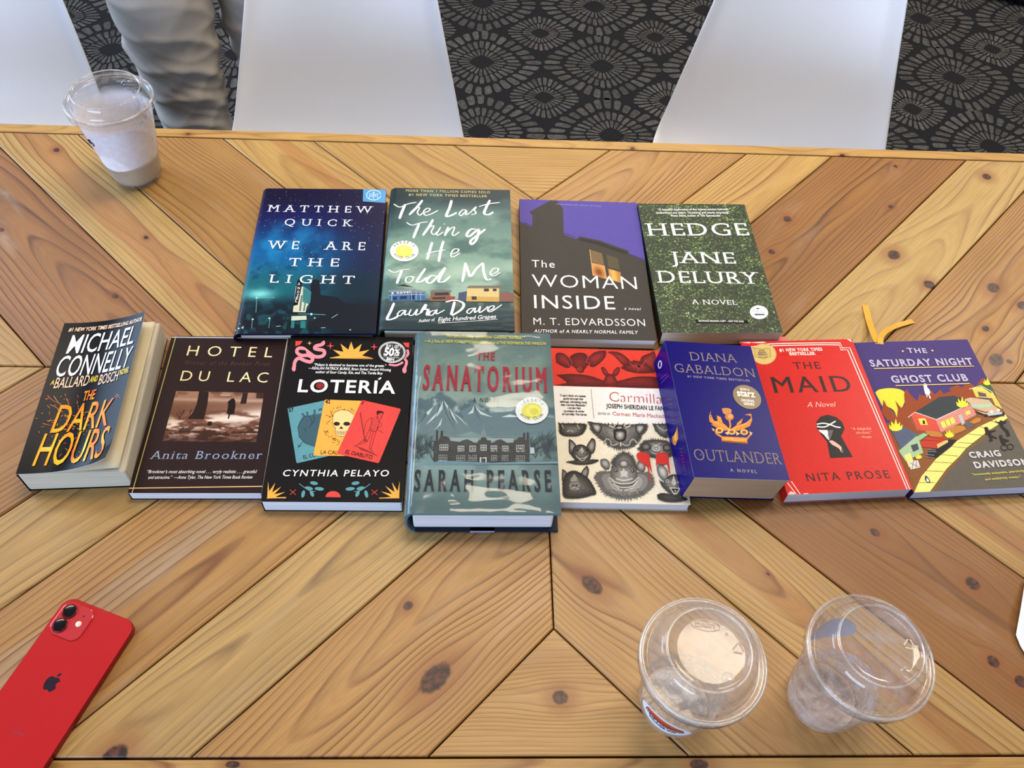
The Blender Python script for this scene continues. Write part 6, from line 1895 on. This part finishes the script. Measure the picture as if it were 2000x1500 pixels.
def cup(base, name, label, r0, r1, h, wall, lidmat, rz=0.0, dome=1.0, rise=1.0):
    p = at(base)
    root = empty(name, (p[0], p[1], TZ), rz)
    tag(root, label, 'cup', 'plastic coffee cups on the table')
    pr = [(0, .004), (r0 - .006, .004), (r0 - .004, .0005), (r0 - .001, .0005), (r0, .003)]
    for k in range(1, 15):
        f = k / 14
        z = .003 + (h - .003) * f
        r = r0 + (r1 - r0) * f
        if k in (2, 12): r += .0006
        pr.append((r, z))
    pr += [(r1 + .0012, h - .0008), (r1 + .0016, h + .0008), (r1, h + .0012)]
    mb = MB(); mb.lathe(pr, 72)
    mb.build('cup_wall', wall, root, True)
    R = r1 + .0022
    pr = [(R + .0002, h - .0085), (R + .0016, h - .0070), (R + .0010, h - .004), (R + .0018, h - .001), (R + .0012, h + .0022), (R - .0006, h + .0030), (R - .0030, h + .0024), (R - .0046, h + .0004), (R - .0056, h + .0012), (R - .0064, h + .006),
          (R - .0088, h + .016), (R - .0112, h + .0215), (R - .0140, h + .0240), (R - .0160, h + .0244), (R - .0172, h + .0234), (R - .0185, h + .0222), (R - .024, h + .0218), (.012, h + .0216), (0, h + .0216)]
    pr = [(r if r > R - .008 else R - .0080 - (R - .0080 - r) * dome if r > .013 else r, z if r > R - .0062 else h + (z - h) * rise) for r, z in pr]
    rt = R - .0080 - .0080 * dome
    mb = MB(); mb.lathe(pr, 84)
    lid = mb.build('lid', lidmat, root, True)
    # rim bead: thick plastic edge
    mb = MB()
    mb.tube([((R + .0008) * math.cos(a), (R + .0008) * math.sin(a), h + .0022) for a in np.linspace(0, 2 * PI, 73)], .0013, 8)
    mb.tube([(rt * math.cos(a), rt * math.sin(a), h + .0242 * rise) for a in np.linspace(0, 2 * PI, 73)], .0009, 8)
    mb.build('lid_rim', RIM, lid, True)
    # drinking tab
    mb = MB()
    def tab(a, c):
        th = PI * 2 * a; ph = c * PI / 2
        return (R * .56 + .0085 * math.cos(th) * math.cos(ph), .006 * math.sin(th) * math.cos(ph), h + .0205 * rise + .0052 * math.sin(ph))
    mb.grid(tab, 24, 8)
    mb.build('sip_tab', lidmat, lid, True)
    root['lid_z'] = h + .0222
    return root, lid, h, R


RIM = clear_plastic('clear_plastic_rim', milky=.30, boost=2.6, film=(236, 230, 224))

# --- tall coffee cup with milk
w1 = clear_plastic('cup_wall_plastic', milky=.10)
c1, lid1, h1, R1 = cup((271, 343), 'plastic_cup', 'tall clear cup with milky foam and a little coffee left, at the far table edge', .0300, .0485, .116, w1, CLEAR, math.radians(40), .35, .62)
mb = MB()
pr = [(0, .0045), (.0262, .0045), (.0288, .006)] + [(.0300 + .0185 * (z / .116) - .0010, z) for z in (.012, .022, .034)]
mb.lathe(pr, 64, cap0=False)
n0 = len(mb.v)
vs = [((.0300 + .0185 * (.040 / .116) - .0010) * math.cos(a), (.0300 + .0185 * (.040 / .116) - .0010) * math.sin(a), .040 + .004 * math.sin(a + 1) + .0015 * math.sin(3 * a)) for a in np.linspace(0, 2 * PI, 64, False)]
b0 = mb.add(vs + [(0, 0, .040)], [(i, (i + 1) % 64, 64) for i in range(64)])
mb.f += [(n0 - 64 + i, n0 - 64 + (i + 1) % 64, b0 + (i + 1) % 64, b0 + i) for i in range(64)]; mb.m += [0] * 64
mb.build('coffee', simple('milky_coffee', (178, 162, 138), .45, noise=.05, nscale=90), c1, True)
t = NT('milk_foam')
o = t.obj()
sp = t.n('ShaderNodeSeparateXYZ'); t.lk(o, sp.inputs[0])
nz = t.noise(o, 130, 5, .65)
side = t.mapr(t.m('SUBTRACT', t.m('MULTIPLY', sp.outputs[0], .7), t.m('MULTIPLY', sp.outputs[1], .3)), .0, .03)
topf = t.mapr(sp.outputs[2], .092, .106)
alpha = t.m('SUBTRACT', t.m('SUBTRACT', 1.0, t.m('MULTIPLY', side, t.mapr(nz, .40, .62, .1, .6))), t.m('MULTIPLY', topf, .85), clamp=True)
t.lk(t.mix(t.mapr(nz, .3, .7), L4((228, 224, 228)), L4((240, 239, 246))), t.b.inputs['Base Color'])
t.lk(alpha, t.b.inputs['Alpha']); t.set(Roughness=.5)
mb = MB()
mb.grid(lambda a, c: ((.0300 + .0185 * ((.040 + .066 * c) / .116) - .0008) * math.cos(2 * PI * a), (.0300 + .0185 * ((.040 + .066 * c) / .116) - .0008) * math.sin(2 * PI * a), .040 + .066 * c + (1 - c) * (.004 * math.sin(2 * PI * a + 1) + .0015 * math.sin(6 * PI * a))), 64, 16)
mb.build('milk_film', t.mat, c1, True)
mb = MB()                                               # pen mark on the side
ang = math.radians(-128 - 40)
def onwall(da, z, r_=.0300): return ((.0300 + .0185 * z / .116 + .0004) * math.cos(ang + da), (.0300 + .0185 * z / .116 + .0004) * math.sin(ang + da), z)
for q in ([(-.06, .082), (.0, .078), (.06, .084)], [(-.05, .076), (.0, .083), (.04, .076)], [(.05, .080), (.12, .079), (.10, .074), (.06, .075)]): mb.tube([onwall(a, z) for a, z in q], .0005, 6)
mb.build('pen_mark', simple('black_pen', (20, 20, 26), .5), c1)

# --- two short iced cups in front
w2 = clear_plastic('cup_wall_plastic', milky=.26, spots=.12, film=(226, 204, 184), nscale=45)
w3 = clear_plastic('cup_wall_plastic', milky=.30, spots=.22, film=(222, 198, 180), nscale=80)
lid_m = clear_plastic('clear_plastic_lid', milky=.22, boost=2.2, rough=.13, film=(232, 222, 212), nscale=26)
c2, lid2, h2, R2 = cup((1315, 1372), 'plastic_cup', 'short clear cup with orange and white shop sticker, left of the front pair', .0308, .0455, .113, w2, lid_m, math.radians(-62))
c3, lid3, h3, R3 = cup((1602, 1364), 'plastic_cup', 'short frosty clear cup without coloured sticker in front, right of the front pair', .0308, .0455, .113, w3, clear_plastic('clear_plastic_lid', milky=.08, boost=2.2), math.radians(-52))


def cone_print(root, name, a0, zc, pieces, r0=.0308, r1=.0455, h=.113, lift=.0004):
    """flat pieces (polygons in metres, ink) wrapped on the cup wall round the angle a0"""
    mb = MB(); k = 0
    for P, F, col in pieces:
        vs = []
        for x, y in P:
            z = zc + y; r = r0 + (r1 - r0) * z / h + lift + k * .00004
            a = a0 + x / r
            vs.append((r * math.cos(a), r * math.sin(a), z))
        mb.add(vs, F, lin(col)); k += 1
    o = mb.build(name, ink_mat('sticker_print', .4), root)
    return o


def disc(cx, cy, rx, ry, n=40, rings=5):
    P = [(cx, cy)]; F = []
    for j in range(1, rings + 1):
        for i in range(n): P.append((cx + rx * j / rings * math.cos(2 * PI * i / n), cy + ry * j / rings * math.sin(2 * PI * i / n)))
    F += [(0, 1 + i, 1 + (i + 1) % n) for i in range(n)]
    for j in range(rings - 1):
        F += [(1 + j * n + i, 1 + (j + 1) * n + i, 1 + (j + 1) * n + (i + 1) % n, 1 + j * n + (i + 1) % n) for i in range(n)]
    return P, F


def word(s, x0, x1, y, h, bold=.03, bow=0.0):
    vs, fs = glyphs(s, bold)
    a, b = vs[:, 0].min(), vs[:, 0].max()
    out = []
    for p in vs:
        f = (p[0] - a) / (b - a)
        out.append((x0 + (x1 - x0) * f, y + p[1] / CAPH * h - bow * (1 - (2 * f - 1) ** 2)))
    return out, fs


A2 = math.radians(-126 + 62)
cone_print(c2, 'shop_sticker', A2, .043, [disc(0, 0, .0245, .0205) + ((226, 226, 230),), disc(0, .0065, .0180, .0080) + ((206, 78, 36),), disc(0, .0035, .0180, .0030) + ((150, 36, 28),),
           word('DRIFTWOOD', -.0185, .0185, -.0030, .0055, bow=.0035) + ((32, 50, 96),), word('COFFEE CO', -.0130, .0130, -.0098, .0045, bow=.0025) + ((32, 50, 96),)])['label'] = 'white oval sticker with orange shape and dark blue words'
A3 = math.radians(98 + 52)
cone_print(c3, 'shop_sticker', A3, .068, [disc(0, 0, .0215, .0165) + ((176, 170, 176),), disc(0, .003, .0150, .0070) + ((128, 112, 118),)], lift=-.0006)['label'] = 'grey back of an oval sticker seen through the cup'


def lid_mark(lid, h, R, rz, txt=True):
    mb = MB()
    c, s_ = math.cos(-rz), math.sin(-rz)
    z = h + .0226
    def put(P): return [(x * c - y * s_, x * s_ + y * c, z) for x, y in P]
    if txt:
        P, F = word('DART', -.0075, .0085, .0175, .0036, .015)
        P = [(x, y - .12 * x) for x, y in P]
        mb.add(put(P), F)
        q = [(.0005 + .0112 * math.cos(a) * f, .0193 + .0044 * math.sin(a) * f - .12 * .0112 * math.cos(a) * f) for f in (.93, 1.02) for a in np.linspace(0, 2 * PI, 40, False)]
        mb.add(put(q), [(i, (i + 1) % 40, 40 + (i + 1) % 40, 40 + i) for i in range(40)])
        mb.add(put(disc(.0155, .0125, .0010, .0010, 12, 1)[0]), disc(0, 0, 1, 1, 12, 1)[1])
    for a0 in (0, 1, 2):                                   # recycling triangle
        t0 = math.radians(90 + 120 * a0); t1 = math.radians(90 + 120 * (a0 + 1) - 26)
        p0 = np.array([.0225 + .0042 * math.cos(t0), .001 + .0042 * math.sin(t0)]); p1 = np.array([.0225 + .0042 * math.cos(t1), .001 + .0042 * math.sin(t1)])
        d = p1 - p0; n_ = np.array([-d[1], d[0]]) / np.hypot(*d) * .0006
        mb.add(put([tuple(p0 - n_), tuple(p1 - n_), tuple(p1 + n_), tuple(p0 + n_)]), [(0, 1, 2, 3)])
    mb.build('embossed_mark', EMB, lid)


EMB = simple('embossed_plastic', (168, 150, 136), .3)
lid_mark(lid2, h2, R2, math.radians(-62))
EMB = simple('embossed_plastic', (214, 196, 176), .2)
lid_mark(lid3, h3, R3, math.radians(-52), False)
# melted ice at the bottom of both
for c_, nm, col in ((c2, 'milky_residue', (206, 190, 172)), (c3, 'melted_ice', (206, 192, 186))):
    t = clear_plastic('residue', milky=.55, spots=.35, film=col, nscale=120)
    mb = MB()
    mb.grid(lambda a, c: ((.0300 + .0147 * ((.006 + .03 * c) / .113) - .0010) * math.cos(2 * PI * a), (.0300 + .0147 * ((.006 + .03 * c) / .113) - .0010) * math.sin(2 * PI * a), .006 + .03 * c * (1 + .25 * math.sin(2 * PI * a + 1) + .1 * math.sin(10 * a))), 64, 8)
    b0 = len(mb.v)
    mb.add([(0, 0, .0065)] + [(.0286 * math.cos(a), .0286 * math.sin(a), .0065) for a in np.linspace(0, 2 * PI, 64, False)], [(0, 1 + i, 1 + (i + 1) % 64) for i in range(64)])
    mb.build(nm, t, c_, True)


# ================================================================== red phone lying face down
def phone():
    tl, tr = at((131.8, 1162.6), .0076), at((268.8, 1216.7), .0076)
    ex = Vector((tr - tl)[:2]); w_ = ex.length; print('phone width', w_)
    a = math.atan2(ex.y, ex.x)
    W, H, T = .0715, .1467, .0074
    k = w_ / W
    W *= k; H *= k
    ux = Vector((math.cos(a), math.sin(a))); uy = Vector((-math.sin(a), math.cos(a)))
    c = (Vector(tl[:2]) + Vector(tr[:2])) / 2 - uy * (H / 2)
    root = empty('smartphone', (c.x, c.y, TZ), a)
    tag(root, 'red smartphone lying face down at the front left corner of the table', 'phone')

    def rr(w, h, r, n=10):
        out = []
        for cx, cy, a0 in ((w / 2 - r, h / 2 - r, 0), (-w / 2 + r, h / 2 - r, 90), (-w / 2 + r, -h / 2 + r, 180), (w / 2 - r, -h / 2 + r, 270)):
            for i in range(n + 1):
                t_ = math.radians(a0 + 90 * i / n)
                out.append((cx + r * math.cos(t_), cy + r * math.sin(t_)))
        return out

    def slab(name, sections, mat, cx=0, cy=0, smooth=True):
        mb = MB()
        n = len(sections[0][0])
        vs = [(cx + x, cy + y, z) for pts, z in sections for x, y in pts]
        fs = [(j * n + i, j * n + (i + 1) % n, (j + 1) * n + (i + 1) % n, (j + 1) * n + i) for j in range(len(sections) - 1) for i in range(n)]
        fs += [tuple(range(n - 1, -1, -1)), tuple((len(sections) - 1) * n + i for i in range(n))]
        mb.add(vs, fs)
        return mb.build(name, mat, root)
    red = simple('phone_red_glass', (186, 32, 34), .22, noise=.02, spec=.4)
    band = simple('phone_red_metal', (150, 22, 26), .35, .55, noise=.02)
    slab('frame', [(rr(W - .001, H - .001, .0105), .0002), (rr(W, H, .011), .0008), (rr(W, H, .011), .0066), (rr(W - .0008, H - .0008, .0107), .0071)], band)
    slab('back_glass', [(rr(W - .0010, H - .0010, .0106), .0071), (rr(W - .0016, H - .0016, .0104), .00745)], red)
    s_ = W / .0715
    bump = simple('camera_bump_glass', (190, 54, 58), .12, noise=.02)
    bx, by = -W / 2 + .0185 * s_, H / 2 - .0185 * s_
    slab('camera_bump', [(rr(.030 * s_, .030 * s_, .0082), .0074), (rr(.030 * s_, .030 * s_, .0082), .0084), (rr(.0288 * s_, .0288 * s_, .0078), .0087)], bump, bx, by)
    blk = simple('lens_black', (10, 9, 12), .12); ringm = simple('lens_ring', (120, 24, 30), .25, .7)
    for dx, dy in ((-.0066, .0066), (-.0066, -.0066)):
        mb = MB(); mb.lathe([(.0064, .0085), (.0066, .0096), (.0060, .0100), (.0056, .0096)], 40, (bx + dx * s_, by + dy * s_, 0))
        ln = mb.build('lens', ringm, root, True)
        mb = MB(); mb.lathe([(.0057, .0094), (.004, .0097), (0, .0098)], 40, (bx + dx * s_, by + dy * s_, 0)); mb.build('lens_glass', blk, ln, True)
    mb = MB(); mb.lathe([(.0026, .0086), (.0026, .0090), (0, .0091)], 28, (bx + .0072 * s_, by - .0002, 0)); mb.build('flash', simple('flash_white', (246, 226, 200), .3), root, True)
    mb = MB(); mb.lathe([(.0008, .0086), (.0008, .0089), (0, .0089)], 16, (bx + .0072 * s_, by + .0072 * s_, 0)); mb.build('microphone', blk, root, True)
    # emblem
    L = [(0, .62), (.18, .70), (.42, .70), (.62, .58), (.74, .42), (.56, .26), (.52, .02), (.62, -.18), (.78, -.30), (.66, -.58), (.46, -.84), (.28, -.90), (.10, -.82), (-.04, -.80), (-.2, -.84), (-.36, -.90), (-.54, -.80), (-.72, -.48), (-.80, -.1), (-.76, .26), (-.60, .54), (-.36, .68), (-.16, .66)]
    sp = Book.spline(L + [L[0]], 4)[:-1]
    mb = MB(); k_ = .0074 * s_
    mb.add([(p[0] * k_, H * .035 + p[1] * k_, .00750) for p in sp], [tuple(range(len(sp)))])
    lf = Book.spline([(0, .78), (.02, 1.0), (.16, 1.2), (.36, 1.28), (.36, 1.06), (.22, .86), (0, .78)], 4)[:-1]
    mb.add([(p[0] * k_, H * .035 + p[1] * k_, .00750) for p in lf], [tuple(range(len(lf)))])
    mb.build('emblem', simple('emblem_grey', (58, 46, 58), .2, .5), root)
    mb = MB(); mb.add([(-.007, -H * .26, .0075), (.007, -H * .26, .0075), (.007, -H * .26 + .003, .0075), (-.007, -H * .26 + .003, .0075)], [(0, 1, 2, 3)])
    mb.build('faint_print', simple('faint_red', (172, 34, 40), .3), root)
    mb = MB(); mb.box(W / 2 - .0002, W / 2 + .0004, H * .12, H * .24, .0025, .005); bevel(mb.build('side_button', band, root), .0002)


phone()


# ================================================================== small things
def ribbon():
    m = simple('ribbon_yellow', (236, 170, 52), .45, noise=.08, nscale=300)
    root_p = at((1716, 664), .016)
    mb = MB()

    def tail(pts, wd, zs):
        P = [Vector(at(p, z)) for p, z in zip(Book.spline(pts, 5), np.interp(np.linspace(0, 1, (len(pts) - 1) * 5 + 1), np.linspace(0, 1, len(zs)), zs))]
        vs = []
        for i, p in enumerate(P):
            d = (P[min(i + 1, len(P) - 1)] - P[max(i - 1, 0)]); d.normalize()
            n_ = Vector((-d.y, d.x, 0)).normalized()
            for s_ in (-1, 1): vs.append(p + n_ * wd / 2 * s_)
        mb.add(vs, [(2 * i, 2 * i + 1, 2 * i + 3, 2 * i + 2) for i in range(len(P) - 1)])
    tail([(1690, 596), (1697, 626), (1706, 652), (1716, 672)], .0076, [.001, .003, .010, .0145])
    tail([(1783, 627), (1752, 636), (1730, 647), (1720, 660), (1720, 672)], .0066, [.001, .004, .010, .014, .0145])
    o = mb.build('ribbon_bookmark', m, None)
    md = o.modifiers.new('cloth', 'SOLIDIFY'); md.thickness = .0004
    tag(o, 'golden yellow ribbon bookmark with two tails at the head of the purple book', 'bookmark')


ribbon()


def napkin():
    m = simple('napkin_paper', (226, 228, 236), .8, noise=.03)
    mb = MB()
    A = [Vector(at(p, z)) for p, z in (((2003, 1128), .004), ((1994, 1185), .010), ((1984, 1240), .0035), ((1993, 1262), .003), ((2004, 1280), .003))]
    ex = Vector((1, -.06, 0)).normalized()
    n = 14

    def f(a, c):
        k = c * (len(A) - 1); i = min(int(k), len(A) - 2); q = k - i
        p = A[i] * (1 - q) + A[i + 1] * q
        z = .004 * math.sin(a * 9 + c * 5) * min(1, a * 3) + .010 * a * (1 - a) * 2
        return p + ex * (.115 * a) + Vector((0, .01 * math.sin(a * 5) * c, max(-p.z + TZ + .0015, z)))
    mb.grid(f, 22, 20)
    o = mb.build('paper_napkin', m, None, True)
    md = o.modifiers.new('sheet', 'SOLIDIFY'); md.thickness = .0006
    tag(o, 'white paper napkin edge on the right side of the table', 'napkin')


napkin()


def bag():
    m = simple('black_nylon', (14, 14, 16), .7)
    p, q = at((1930, 1), -TZ), at((2000, 13), -TZ)
    d = Vector((q - p)[:2]).normalized()
    c = Vector(((p + q) / 2)[:2]) + Vector((-d.y, d.x)) * .125 + d * .12
    root = empty('bag', (c.x, c.y, 0), math.atan2(d.y, d.x))
    tag(root, 'black bag on the patterned carpet, cut off at the top right corner', 'bag')
    mb = MB()

    def f(a, c):
        th = 2 * PI * a; ph = -PI / 2 + PI * c
        cx = lambda v, e: math.copysign(abs(v) ** e, v)
        return (.24 * cx(math.cos(th), .45) * cx(math.cos(ph), .5), .14 * cx(math.sin(th), .45) * cx(math.cos(ph), .5), .056 + .055 * cx(math.sin(ph), .5))
    mb.grid(f, 48, 20)
    mb.build('body', m, root, True)
    mb = MB(); mb.tube([(-.08, 0, .108), (-.07, 0, .132), (0, 0, .142), (.07, 0, .132), (.08, 0, .108)], .008, 8)
    mb.build('handle', m, root, True)


bag()
